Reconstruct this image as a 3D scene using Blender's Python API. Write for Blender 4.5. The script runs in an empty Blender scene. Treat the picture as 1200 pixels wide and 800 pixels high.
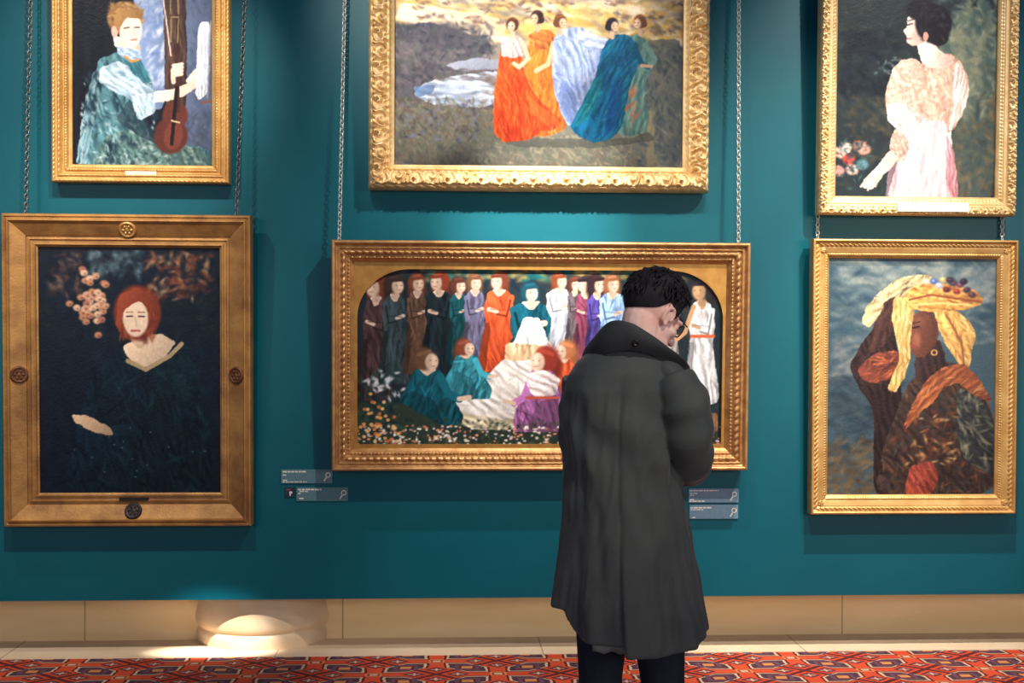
import bpy, bmesh, math, random
import numpy as np
from mathutils import Vector, Matrix, Euler
random.seed(7)
RNG = np.random.default_rng(7)
SC = bpy.context.scene
COL = SC.collection
PI = math.pi

# ------------------------------------------------------------------ camera
F_PX = 1400.0
CAM = Vector((0.0, -5.96, 1.53))
YAW, PITCH, ROLL = math.radians(2.9), math.radians(0.2), math.radians(0.2)
camd = bpy.data.cameras.new('camera')
camd.sensor_width = 36.0
camd.lens = F_PX / 1200.0 * 36.0
camd.clip_start = 0.05
cam = bpy.data.objects.new('camera', camd)
COL.objects.link(cam)
CAM_R = (Matrix.Rotation(-YAW, 4, 'Z') @ Matrix.Rotation(PI / 2 + PITCH, 4, 'X') @ Matrix.Rotation(ROLL, 4, 'Z'))
cam.matrix_world = Matrix.Translation(CAM) @ CAM_R
SC.camera = cam


def at(px, py, y0):
    """measured point of the photograph taken to the vertical plane y = y0"""
    d = CAM_R.to_3x3() @ Vector(((px - 600.0) / F_PX, -(py - 400.0) / F_PX, -1.0))
    t = (y0 - CAM.y) / d.y
    return CAM + d * t


# ------------------------------------------------------------------ materials
def lin(c):
    out = []
    for v in c[:3]:
        v = v / 255.0
        out.append(v / 12.92 if v <= 0.04045 else ((v + 0.055) / 1.055) ** 2.4)
    return (out[0], out[1], out[2], 1.0)


def mat(name, rgb, rough=0.5, metal=0.0, spec=0.5, var=None, vscale=8.0, bump=0.0, bscale=60.0, stretch=(1, 1, 1), sheen=0.0):
    m = bpy.data.materials.new(name)
    m.use_nodes = True
    nt = m.node_tree
    b = nt.nodes['Principled BSDF']
    b.inputs['Base Color'].default_value = lin(rgb)
    b.inputs['Roughness'].default_value = rough
    b.inputs['Metallic'].default_value = metal
    b.inputs['Specular IOR Level'].default_value = spec
    if sheen:
        b.inputs['Sheen Weight'].default_value = sheen
    tc = nt.nodes.new('ShaderNodeTexCoord')
    mp = nt.nodes.new('ShaderNodeMapping')
    mp.inputs['Scale'].default_value = stretch
    nt.links.new(tc.outputs['Object'], mp.inputs['Vector'])
    if var:
        n = nt.nodes.new('ShaderNodeTexNoise')
        n.inputs['Scale'].default_value = vscale
        n.inputs['Detail'].default_value = 6
        nt.links.new(mp.outputs[0], n.inputs['Vector'])
        r = nt.nodes.new('ShaderNodeValToRGB')
        r.color_ramp.elements[0].position = 0.35
        r.color_ramp.elements[1].position = 0.65
        r.color_ramp.elements[0].color = lin(var)
        r.color_ramp.elements[1].color = lin(rgb)
        nt.links.new(n.outputs['Fac'], r.inputs['Fac'])
        nt.links.new(r.outputs['Color'], b.inputs['Base Color'])
    if bump:
        n2 = nt.nodes.new('ShaderNodeTexNoise')
        n2.inputs['Scale'].default_value = bscale
        n2.inputs['Detail'].default_value = 5
        nt.links.new(mp.outputs[0], n2.inputs['Vector'])
        bp = nt.nodes.new('ShaderNodeBump')
        bp.inputs['Strength'].default_value = bump
        bp.inputs['Distance'].default_value = 0.01
        nt.links.new(n2.outputs['Fac'], bp.inputs['Height'])
        nt.links.new(bp.outputs['Normal'], b.inputs['Normal'])
    return m


M = {}
M['wall'] = mat('teal wall paint', (0, 88, 100), 0.40, 0, 0.28, var=(0, 85, 97), vscale=3, bump=0.08, bscale=220)
M['gold'] = mat('warm gilding', (220, 174, 106), 0.42, 0.45, 0.5, var=(200, 148, 80), vscale=14, bump=0.12, bscale=120)
M['gold_old'] = mat('rubbed old gilding', (190, 140, 78), 0.5, 0.45, 0.5, var=(150, 104, 60), vscale=10, bump=0.15, bscale=90)
M['gold_pale'] = mat('pale gilding', (232, 200, 146), 0.42, 0.35, 0.5, var=(214, 176, 118), vscale=16, bump=0.1, bscale=120)
M['bronze_gold'] = mat('reddish gilding', (204, 156, 98), 0.42, 0.5, 0.5, var=(174, 124, 76), vscale=22, bump=0.1, bscale=120)
M['spandrel'] = mat('gilded spandrel', (206, 152, 76), 0.38, 0.6, 0.5, var=(186, 130, 62), vscale=20, bump=0.05, bscale=200)
M['dark_wood'] = mat('dark stained wood', (46, 30, 26), 0.5, 0, 0.4, var=(30, 20, 20), vscale=9)
M['brown_medal'] = mat('brown carved roundel', (120, 76, 46), 0.5, 0.3, 0.4, var=(84, 50, 34), vscale=30)
M['ivory'] = mat('ivory name plate', (238, 226, 200), 0.4, 0.1, 0.5)
M['steel'] = mat('bright steel chain', (206, 206, 194), 0.38, 0.6, 0.5)
M['steel_dull'] = mat('dull steel chain', (120, 120, 115), 0.4, 0.85, 0.5)
M['stone'] = mat('honey limestone', (244, 212, 160), 0.5, 0, 0.4, var=(234, 198, 142), vscale=3, bump=0.05, bscale=80, stretch=(0.5, 1, 3))
M['stone_pale'] = mat('pale limestone', (232, 206, 172), 0.5, 0, 0.4, var=(224, 196, 160), vscale=4, bump=0.05, bscale=80)
M['stone_base'] = mat('pale limestone base', (236, 208, 172), 0.5, 0, 0.4, var=(226, 194, 152), vscale=6, bump=0.05, bscale=80)
M['label'] = mat('grey blue label card', (112, 142, 160), 0.5, 0, 0.4, var=(104, 134, 152), vscale=60)
M['label_green'] = mat('grey green label card', (92, 128, 134), 0.5, 0, 0.4, var=(84, 120, 126), vscale=60)
M['ink_white'] = mat('white print', (232, 226, 214), 0.5)
M['skin'] = mat('skin', (240, 198, 182), 0.5, 0, 0.4, var=(230, 176, 160), vscale=18, bump=0.04, bscale=300)
M['hair'] = mat('black brown hair', (22, 20, 26), 0.7, 0, 0.25, var=(32, 27, 30), vscale=60)
M['coat'] = mat('dark grey olive waxed coat', (66, 68, 63), 0.62, 0, 0.35, var=(56, 59, 58), vscale=7, bump=0.25, bscale=420, sheen=0.15)
M['collar'] = mat('dark corduroy collar', (36, 38, 38), 0.6, 0, 0.4, var=(28, 30, 32), vscale=40, bump=0.2, bscale=300, sheen=0.2)
M['lining'] = mat('grey coat lining', (100, 102, 100), 0.7)
M['trouser'] = mat('navy black trousers', (22, 28, 44), 0.75, 0, 0.3, var=(17, 22, 36), vscale=20)
M['shoe'] = mat('black leather', (20, 18, 18), 0.35, 0, 0.5)
M['black'] = mat('black plastic', (14, 14, 16), 0.3, 0, 0.5)


# ------------------------------------------------------------------ mesh helpers
class MB:
    def __init__(self):
        self.v, self.f = [], []

    def grid(self, pts, nu, nv, wrap_u=False, wrap_v=False, flip=False):
        o = len(self.v)
        self.v += [tuple(p) for p in pts]
        for i in range(nu if wrap_u else nu - 1):
            for j in range(nv if wrap_v else nv - 1):
                a = o + i * nv + j
                b = o + ((i + 1) % nu) * nv + j
                c = o + ((i + 1) % nu) * nv + (j + 1) % nv
                d = o + i * nv + (j + 1) % nv
                self.f.append((a, d, c, b) if flip else (a, b, c, d))
        return o

    def fan(self, idx, flip=False):
        self.f.append(tuple(reversed(idx)) if flip else tuple(idx))

    def box(self, c, s, rot=None, bev=0.0):
        x, y, z = s[0] / 2, s[1] / 2, s[2] / 2
        o = len(self.v)
        for p in ((-x, -y, -z), (x, -y, -z), (x, y, -z), (-x, y, -z), (-x, -y, z), (x, -y, z), (x, y, z), (-x, y, z)):
            p = Vector(p)
            if rot:
                p = rot @ p
            self.v.append(tuple(p + Vector(c)))
        for q in ((0, 3, 2, 1), (4, 5, 6, 7), (0, 1, 5, 4), (1, 2, 6, 5), (2, 3, 7, 6), (3, 0, 4, 7)):
            self.f.append(tuple(o + k for k in q))

    def tube(self, pts, rad, n=12, caps=True, squash=None):
        """a tube through pts with a radius per point; squash = (axis vector, factor)"""
        pts = [Vector(p) for p in pts]
        if not hasattr(rad, '__len__'):
            rad = [rad] * len(pts)
        o = len(self.v)
        up = None
        for i, p in enumerate(pts):
            t = (pts[min(i + 1, len(pts) - 1)] - pts[max(i - 1, 0)]).normalized()
            if up is None:
                up = Vector((0, 0, 1)) if abs(t.z) < 0.9 else Vector((0, 1, 0))
            a = t.cross(up).normalized()
            b = a.cross(t).normalized()
            up = b
            for k in range(n):
                an = 2 * PI * k / n
                q = a * math.cos(an) + b * math.sin(an)
                if squash:
                    ax = Vector(squash[0])
                    q = q - ax * q.dot(ax) * (1 - squash[1])
                self.v.append(tuple(p + q * rad[i]))
        m = len(pts)
        for i in range(m - 1):
            for k in range(n):
                self.f.append((o + i * n + k, o + i * n + (k + 1) % n, o + (i + 1) * n + (k + 1) % n, o + (i + 1) * n + k))
        if caps:
            self.f.append(tuple(o + k for k in reversed(range(n))))
            self.f.append(tuple(o + (m - 1) * n + k for k in range(n)))

    def ellipsoid(self, c, r, rot=None, nu=24, nv=14):
        o = len(self.v)
        c = Vector(c)
        rings = []
        for j in range(1, nv):
            ph = PI * j / nv
            ring = []
            for i in range(nu):
                th = 2 * PI * i / nu
                p = Vector((r[0] * math.sin(ph) * math.cos(th), r[1] * math.sin(ph) * math.sin(th), r[2] * math.cos(ph)))
                if rot:
                    p = rot @ p
                ring.append(len(self.v))
                self.v.append(tuple(c + p))
            rings.append(ring)
        for sgn, ring in ((1, rings[0]), (-1, rings[-1])):
            p = Vector((0, 0, sgn * r[2]))
            if rot:
                p = rot @ p
            k = len(self.v)
            self.v.append(tuple(c + p))
            for i in range(nu):
                q = (k, ring[i], ring[(i + 1) % nu])
                self.f.append(q if sgn > 0 else tuple(reversed(q)))
        for j in range(len(rings) - 1):
            for i in range(nu):
                self.f.append((rings[j][i], rings[j + 1][i], rings[j + 1][(i + 1) % nu], rings[j][(i + 1) % nu]))

    def lathe(self, prof, n=48, a0=0.0, a1=2 * PI, c=(0, 0, 0), axis='Z'):
        full = abs(a1 - a0 - 2 * PI) < 1e-6
        k = n if full else n + 1
        pts = []
        for i in range(k):
            an = a0 + (a1 - a0) * i / n
            for r, h in prof:
                if axis == 'Z':
                    pts.append((c[0] + r * math.cos(an), c[1] + r * math.sin(an), c[2] + h))
                else:                                   # axis towards the viewer, -Y
                    pts.append((c[0] + r * math.cos(an), c[1] - h, c[2] + r * math.sin(an)))
        self.grid(pts, k, len(prof), wrap_u=full)

    def build(self, name, material, parent=None, smooth=True, mw=None):
        me = bpy.data.meshes.new(name)
        me.from_pydata([tuple(p) for p in self.v], [], self.f)
        me.validate()
        if smooth:
            me.polygons.foreach_set('use_smooth', [True] * len(me.polygons))
        me.materials.append(material)
        o = bpy.data.objects.new(name, me)
        COL.objects.link(o)
        if parent is not None:
            o.parent = parent
        if mw is not None:
            o.matrix_local = mw
        return o


def fix_normals(o):
    bm = bmesh.new()
    bm.from_mesh(o.data)
    bmesh.ops.recalc_face_normals(bm, faces=bm.faces)
    bm.to_mesh(o.data)
    bm.free()


def bake(o):
    """apply the modifiers of an object"""
    dg = bpy.context.evaluated_depsgraph_get()
    me = bpy.data.meshes.new_from_object(o.evaluated_get(dg))
    mats = [m for m in o.data.materials]
    o.modifiers.clear()
    o.data = me
    if not me.materials:
        for m in mats:
            me.materials.append(m)
    me.polygons.foreach_set('use_smooth', [True] * len(me.polygons))
    return o


def remesh(o, voxel, smooth=6, fac=0.5):
    r = o.modifiers.new('r', 'REMESH')
    r.mode = 'VOXEL'
    r.voxel_size = voxel
    if smooth:
        s = o.modifiers.new('s', 'SMOOTH')
        s.iterations = smooth
        s.factor = fac
    return bake(o)


def empty(name, loc, rot=(0, 0, 0)):
    o = bpy.data.objects.new(name, None)
    o.empty_display_size = 0.1
    COL.objects.link(o)
    o.location = loc
    o.rotation_euler = rot
    return o


def tag(o, label=None, cat=None, group=None, kind=None):
    if label:
        o['label'] = label
    if cat:
        o['category'] = cat
    if group:
        o['group'] = group
    if kind:
        o['kind'] = kind
    return o


def vnoise(x, y, seed=0):
    """smooth value noise on numpy arrays, 0..1"""
    x = np.asarray(x, float)
    y = np.asarray(y, float)
    xi, yi = np.floor(x).astype(np.int64), np.floor(y).astype(np.int64)
    xf, yf = x - xi, y - yi
    xf = xf * xf * (3 - 2 * xf)
    yf = yf * yf * (3 - 2 * yf)

    def h(a, b):
        n = (a * 374761393 + b * 668265263 + seed * 974711) & 0xffffffff
        n = ((n ^ (n >> 13)) * 1274126177) & 0xffffffff
        return ((n ^ (n >> 16)) & 0xffff) / 65535.0
    return (h(xi, yi) * (1 - xf) + h(xi + 1, yi) * xf) * (1 - yf) + (h(xi, yi + 1) * (1 - xf) + h(xi + 1, yi + 1) * xf) * yf
# ------------------------------------------------------------------ the setting
class NM:
    """little helper to write shader maths as expressions"""
    def __init__(self, nt):
        self.nt = nt

    def op(self, kind, a, b=None, c=None):
        n = self.nt.nodes.new('ShaderNodeMath')
        n.operation = kind
        for i, v in enumerate((a, b, c)):
            if v is None:
                continue
            if isinstance(v, (int, float)):
                n.inputs[i].default_value = v
            else:
                self.nt.links.new(v, n.inputs[i])
        return n.outputs[0]

    def mix(self, fac, a, b):
        n = self.nt.nodes.new('ShaderNodeMix')
        n.data_type = 'RGBA'
        self.nt.links.new(fac, n.inputs[0])
        for k, v in ((6, a), (7, b)):
            if isinstance(v, tuple):
                n.inputs[k].default_value = v
            else:
                self.nt.links.new(v, n.inputs[k])
        return n.outputs[2]


def carpet_material():
    m = bpy.data.materials.new('woven red carpet')
    m.use_nodes = True
    nt = m.node_tree
    b = nt.nodes['Principled BSDF']
    b.inputs['Roughness'].default_value = 0.95
    b.inputs['Specular IOR Level'].default_value = 0.15
    N = NM(nt)
    tc = nt.nodes.new('ShaderNodeTexCoord')
    sp = nt.nodes.new('ShaderNodeSeparateXYZ')
    wob = nt.nodes.new('ShaderNodeTexNoise')
    wob.inputs['Scale'].default_value = 30
    nt.links.new(tc.outputs['Object'], sp.inputs[0])
    nt.links.new(tc.outputs['Object'], wob.inputs['Vector'])
    wv = N.op('MULTIPLY', N.op('SUBTRACT', wob.outputs['Fac'], 0.5), 0.03)
    ox, oy = at(872, 786, 0).x, 0.0
    # node of the lattice
    d = CAM_R.to_3x3() @ Vector(((872 - 600) / F_PX, -(786 - 400) / F_PX, -1))
    t = -CAM.z / d.z
    node = CAM + d * t
    u = N.op('ADD', N.op('DIVIDE', N.op('SUBTRACT', sp.outputs[0], node.x), 0.58), wv)
    v = N.op('DIVIDE', N.op('SUBTRACT', sp.outputs[1], node.y), 0.46)
    A = N.op('ADD', u, v)
    B = N.op('SUBTRACT', u, v)
    fa = N.op('SUBTRACT', N.op('FRACT', N.op('ADD', A, 0.5)), 0.5)      # -.5 .. .5, 0 on the lattice lines
    fb = N.op('SUBTRACT', N.op('FRACT', N.op('ADD', B, 0.5)), 0.5)
    aa, ab = N.op('ABSOLUTE', fa), N.op('ABSOLUTE', fb)

    def lt(x, y):
        return N.op('LESS_THAN', x, y)

    def hexa(s, l):                                     # s across, l along (distance from the middle of the edge)
        return N.op('MAXIMUM', N.op('MULTIPLY', s, 1.12), N.op('ADD', N.op('MULTIPLY', l, 0.56), N.op('MULTIPLY', s, 0.6)))
    h1 = hexa(aa, N.op('SUBTRACT', 0.5, ab))
    h2 = hexa(ab, N.op('SUBTRACT', 0.5, aa))
    hx = N.op('MINIMUM', h1, h2)
    hcen = N.op('MINIMUM', N.op('ADD', aa, N.op('SUBTRACT', 0.5, ab)), N.op('ADD', ab, N.op('SUBTRACT', 0.5, aa)))
    # lozenges in the quarters of a cell
    qa = N.op('ABSOLUTE', N.op('SUBTRACT', aa, 0.325))
    qb = N.op('ABSOLUTE', N.op('SUBTRACT', ab, 0.325))
    loz = N.op('MAXIMUM', qa, qb)
    # dark cross in the cell
    cross = N.op('MINIMUM', N.op('SUBTRACT', 0.5, aa), N.op('SUBTRACT', 0.5, ab))
    node_d = N.op('ADD', aa, ab)
    red, navy, cream, gold, dark = lin((214, 74, 42)), lin((48, 46, 62)), lin((214, 178, 142)), lin((206, 140, 84)), lin((70, 26, 30))
    big = nt.nodes.new('ShaderNodeTexNoise')
    big.inputs['Scale'].default_value = 2.2
    nt.links.new(tc.outputs['Object'], big.inputs['Vector'])
    c = N.mix(big.outputs['Fac'], lin((200, 58, 38)), lin((218, 86, 42)))
    c = N.mix(lt(cross, 0.035), c, dark)
    c = N.mix(lt(loz, 0.095), c, dark)
    c = N.mix(lt(loz, 0.075), c, lin((110, 60, 70)))
    c = N.mix(lt(N.op('ABSOLUTE', N.op('SUBTRACT', qa, qb)), 0.018), c, N.mix(lt(loz, 0.05), c, cream))
    c = N.mix(lt(loz, 0.022), c, cream)
    c = N.mix(lt(node_d, 0.13), c, gold)
    c = N.mix(lt(node_d, 0.10), c, lin((150, 50, 40)))
    c = N.mix(lt(node_d, 0.06), c, cream)
    c = N.mix(lt(hx, 0.215), c, dark)
    c = N.mix(lt(hx, 0.192), c, cream)
    c = N.mix(lt(hx, 0.168), c, navy)
    c = N.mix(lt(hcen, 0.2), c, lin((84, 66, 84)))
    c = N.mix(lt(hcen, 0.13), c, dark)
    c = N.mix(lt(hcen, 0.09), c, gold)
    fine = nt.nodes.new('ShaderNodeTexNoise')
    fine.inputs['Scale'].default_value = 160
    nt.links.new(tc.outputs['Object'], fine.inputs['Vector'])
    c = N.mix(N.op('MULTIPLY', fine.outputs['Fac'], 0.35), c, lin((150, 70, 60)))
    nt.links.new(c, b.inputs['Base Color'])
    bp = nt.nodes.new('ShaderNodeBump')
    bp.inputs['Strength'].default_value = 0.3
    bp.inputs['Distance'].default_value = 0.004
    nt.links.new(fine.outputs['Fac'], bp.inputs['Height'])
    nt.links.new(bp.outputs['Normal'], b.inputs['Normal'])
    return m


WX0, WX1, WTOP = -6.0, 6.0, 4.4
ZD = at(600, 700, 0).z                                    # lower edge of the painted wall, which overhangs the stone foot
YD = 0.30                                                 # face of the recessed stone foot
YC = -0.045                                               # where the carpet ends
mb = MB()
mb.box(((WX0 + WX1) / 2, 0.06, (ZD + WTOP) / 2), (WX1 - WX0, 0.12, WTOP - ZD))
tag(mb.build('wall_back', M['wall'], smooth=False), kind='structure')
mb = MB()
mb.box((0, YC - 3.6, -0.05), (WX1 - WX0, 7.2, 0.1))
tag(mb.build('floor', carpet_material(), smooth=False), kind='structure')


def joints(m, period, off):
    """thin dark joints between the stone blocks"""
    nt = m.node_tree
    b = nt.nodes['Principled BSDF']
    N = NM(nt)
    src = b.inputs['Base Color'].links[0].from_socket
    tc = nt.nodes.new('ShaderNodeTexCoord')
    sp = nt.nodes.new('ShaderNodeSeparateXYZ')
    nt.links.new(tc.outputs['Object'], sp.inputs[0])
    f = N.op('FRACT', N.op('DIVIDE', N.op('ADD', sp.outputs[0], off), period))
    k = N.op('LESS_THAN', N.op('ABSOLUTE', N.op('SUBTRACT', f, 0.5)), 0.0035 / period)
    c = N.mix(N.op('MULTIPLY', k, 0.6), src, lin((120, 86, 56)))
    nt.links.new(c, b.inputs['Base Color'])


joints(M['stone'], 1.32, -0.1)
joints(M['stone_pale'], 1.32, 0.2)


mb = MB()
mb.box((0, YD + 0.09, 0.30), (WX1 - WX0, 0.18, 0.6))
tag(mb.build('baseboard_back', M['stone'], smooth=False), kind='structure')
mb = MB()
mb.box((0, (YC + YD) / 2, -0.045), (WX1 - WX0, YD - YC, 0.098))
tag(mb.build('trim_1', M['stone_pale'], smooth=False), kind='structure')


def column_base(name, px):
    c = at(px, 740, YD)
    prof = [(0.330, 0.60), (0.332, ZD + 0.02), (0.338, ZD - 0.04), (0.350, ZD - 0.10), (0.356, 0.130), (0.354, 0.105), (0.347, 0.088), (0.338, 0.080),
            (0.342, 0.074), (0.348, 0.062), (0.350, 0.045), (0.348, 0.02), (0.344, 0.002)]
    m = MB()
    m.lathe(prof, 64, PI, 2 * PI, (c.x, 0.402, 0.0))
    return tag(m.build(name, M['stone_base']), kind='structure')


column_base('trim_2', 307)
column_base('trim_3', 1274)

# picture rail above the frame that the chains hang from
mb = MB()
mb.box((0, -0.022, 3.86), (WX1 - WX0, 0.04, 0.035))
mb.box((0, -0.038, 3.885), (WX1 - WX0, 0.012, 0.02))
tag(mb.build('trim_4', M['dark_wood'], smooth=False), kind='structure')
# ------------------------------------------------------------------ a small painter: the pictures' own paint, laid down stroke by stroke
class Paint:
    def __init__(self, x0, y0, x1, y1, base, S=2.0, seed=1, wob=1.0):
        self.x0, self.y0, self.S = x0, y0, S
        self.w, self.h = int((x1 - x0) * S) + 1, int((y1 - y0) * S) + 1
        self.im = np.zeros((self.h, self.w, 3)) + np.array(base, float)
        self.r = np.random.default_rng(seed)
        yy, xx = np.mgrid[0:self.h, 0:self.w] / S
        self.X = xx + x0
        self.Y = yy + y0
        self.WX = self.X + wob * ((vnoise(xx / 6, yy / 6, seed) - .5) * 1.8 + (vnoise(xx / 1.6, yy / 1.6, seed + 5) - .5) * .7)
        self.WY = self.Y + wob * ((vnoise(xx / 6, yy / 6, seed + 9) - .5) * 1.8 + (vnoise(xx / 1.6, yy / 1.6, seed + 7) - .5) * .7)

        self.SX = self.X + 0.35 * (self.WX - self.X)
        self.SY = self.Y + 0.35 * (self.WY - self.Y)

    def win(self, xa, ya, xb, yb):
        S = self.S
        i0, i1 = max(0, int((ya - self.y0 - 3) * S)), min(self.h, int((yb - self.y0 + 4) * S))
        j0, j1 = max(0, int((xa - self.x0 - 3) * S)), min(self.w, int((xb - self.x0 + 4) * S))
        return (slice(i0, max(i0, i1)), slice(j0, max(j0, j1)))

    def lay(self, w, m, col, a=1.0):
        if m.size == 0:
            return
        m = (m * a)[..., None]
        self.im[w] = self.im[w] * (1 - m) + np.array(col, float) * m

    def pmask(self, pts):
        xs, ys = [p[0] for p in pts], [p[1] for p in pts]
        w = self.win(min(xs), min(ys), max(xs), max(ys))
        X, Y = self.WX[w], self.WY[w]
        ins = np.zeros(X.shape, bool)
        for (xa, ya), (xb, yb) in zip(pts, pts[1:] + pts[:1]):
            if ya == yb:
                continue
            c = ((ya > Y) != (yb > Y)) & (X < (xb - xa) * (Y - ya) / (yb - ya) + xa)
            ins ^= c
        return w, ins.astype(float)

    def poly(self, pts, col, a=1.0, cols=None, n=0, ln=6, wd=1.3, ang=90, jit=25, mod=.22, fold=.15):
        pts = smooth_poly(pts)
        w, m = self.pmask(pts)
        if m.size == 0:
            return
        # modelling of the form and, on cloth, folds that run along ang
        xs, ys = [p[0] for p in pts], [p[1] for p in pts]
        X, Y = self.WX[w], self.WY[w]
        bw, bh = max(xs) - min(xs) + 1e-3, max(ys) - min(ys) + 1e-3
        k = 1 - mod * (1.2 * (X - (min(xs) + max(xs)) / 2) / bw + .5 * (Y - (min(ys) + max(ys)) / 2) / bh)
        if cols:
            an = math.radians(ang)
            per = max(3.0, min(9.0, bw / 4.5))
            across = -math.sin(an) * X + math.cos(an) * Y
            along = math.cos(an) * X + math.sin(an) * Y
            ph = across / per + 1.3 * vnoise(along / 34 + 5, across / 14, 31) + 0.3 * vnoise(along / 9, across / 7, 32)
            k = k * (1 + 1.9 * fold * vnoise(along / 16 + 3, across / 7, 41) * np.sin(2 * PI * ph))
            k = k * (1 + 0.16 * (vnoise(along / 11, across / 3.2, 42) - .5) + 0.2 * (vnoise(X / 14, Y / 14, 43) - .5))
        mm = (m * a)[..., None]
        self.im[w] = self.im[w] * (1 - mm) + np.clip(np.array(col, float) * k[..., None], 0, 255) * mm
        if cols and n:
            self.dabs(min(p[0] for p in pts), min(p[1] for p in pts), max(p[0] for p in pts), max(p[1] for p in pts), cols, n, ln, wd, ang, jit, clip=(w, m))

    def ell(self, cx, cy, rx, ry, col, rot=0, a=1.0, soft=0.15):
        R = max(rx, ry)
        w = self.win(cx - R, cy - R, cx + R, cy + R)
        c, s = math.cos(math.radians(rot)), math.sin(math.radians(rot))
        dx, dy = self.SX[w] - cx, self.SY[w] - cy
        d = np.hypot((dx * c + dy * s) / rx, (-dx * s + dy * c) / ry)
        self.lay(w, np.clip((1 - d) / soft + .5, 0, 1), col, a)

    def line(self, pts, wd, col, a=1.0, soft=False):
        for (xa, ya), (xb, yb) in zip(pts, pts[1:]):
            w = self.win(min(xa, xb) - wd, min(ya, yb) - wd, max(xa, xb) + wd, max(ya, yb) + wd)
            X, Y = self.SX[w], self.SY[w]
            L = (xb - xa) ** 2 + (yb - ya) ** 2 + 1e-6
            t = np.clip(((X - xa) * (xb - xa) + (Y - ya) * (yb - ya)) / L, 0, 1)
            d = np.hypot(X - xa - t * (xb - xa), Y - ya - t * (yb - ya))
            self.lay(w, np.clip(1 - d / wd, 0, 1) * (1 - .6 * np.abs(2 * t - 1)) if soft else np.clip((wd / 2 - d) * 2 + .5, 0, 1), col, a)

    def dabs(self, xa, ya, xb, yb, cols, n, ln=5, wd=1.6, ang=0, jit=30, a=0.9, clip=None):
        r = self.r
        keep = None
        if clip:
            keep = self.im.copy()
        for _ in range(n):
            x, y = r.uniform(xa, xb), r.uniform(ya, yb)
            an = math.radians(ang + r.normal() * jit)
            l = ln * r.uniform(.5, 1.3) / 2
            c = np.array(cols[r.integers(len(cols))], float) + r.normal() * 7
            self.line([(x - math.cos(an) * l, y - math.sin(an) * l), (x + math.cos(an) * l, y + math.sin(an) * l)], wd * r.uniform(.6, 1.4), np.clip(c, 0, 255), a, True)
        if clip:
            w, m = clip
            out = keep
            out[w] = keep[w] * (1 - m[..., None]) + self.im[w] * m[..., None]
            self.im = out

    def grad(self, c0, c1):
        t = ((self.Y - self.y0) / (self.h / self.S))[..., None]
        self.im = np.array(c0, float) * (1 - t) + np.array(c1, float) * t

    def finish(self):
        n = vnoise(self.X / 1.1, self.Y / 2.2, 77) - .5 + .6 * (vnoise(self.X * .3, self.Y * .3, 78) - .5)
        self.im = np.clip(self.im * (1 + 0.10 * n[..., None]), 0, 255)
        return self.im


def smooth_poly(pts, it=2):
    for _ in range(it):
        out = []
        for (xa, ya), (xb, yb) in zip(pts, pts[1:] + pts[:1]):
            out += [(xa * .87 + xb * .13, ya * .87 + yb * .13), (xa * .13 + xb * .87, ya * .13 + yb * .87)]
        pts = out
    return pts


def shade(c, k):
    return tuple(max(0, min(255, v * k)) for v in c)


def face(P, x, y, rx, ry, skin, turn):
    """a loosely touched face: lit side, shaded side, brow, eyes, mouth"""
    P.ell(x, y, rx, ry, skin, soft=.3)
    P.ell(x - turn * rx * .45, y + ry * .1, rx * .55, ry * .85, shade(skin, .8), a=.55, soft=.8)
    P.ell(x + turn * rx * .25, y - ry * .1, rx * .4, ry * .5, shade(skin, 1.12), a=.6, soft=.8)
    for k in (-.42, .42):
        P.line([(x + turn * rx * .2 + k * rx - .5, y - ry * .12), (x + turn * rx * .2 + k * rx + .5, y - ry * .12)], 1.1, (88, 62, 54), a=.8)
    P.line([(x + turn * rx * .25 - rx * .2, y + ry * .5), (x + turn * rx * .25 + rx * .2, y + ry * .5)], 1.0, (176, 96, 84), a=.8)


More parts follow.
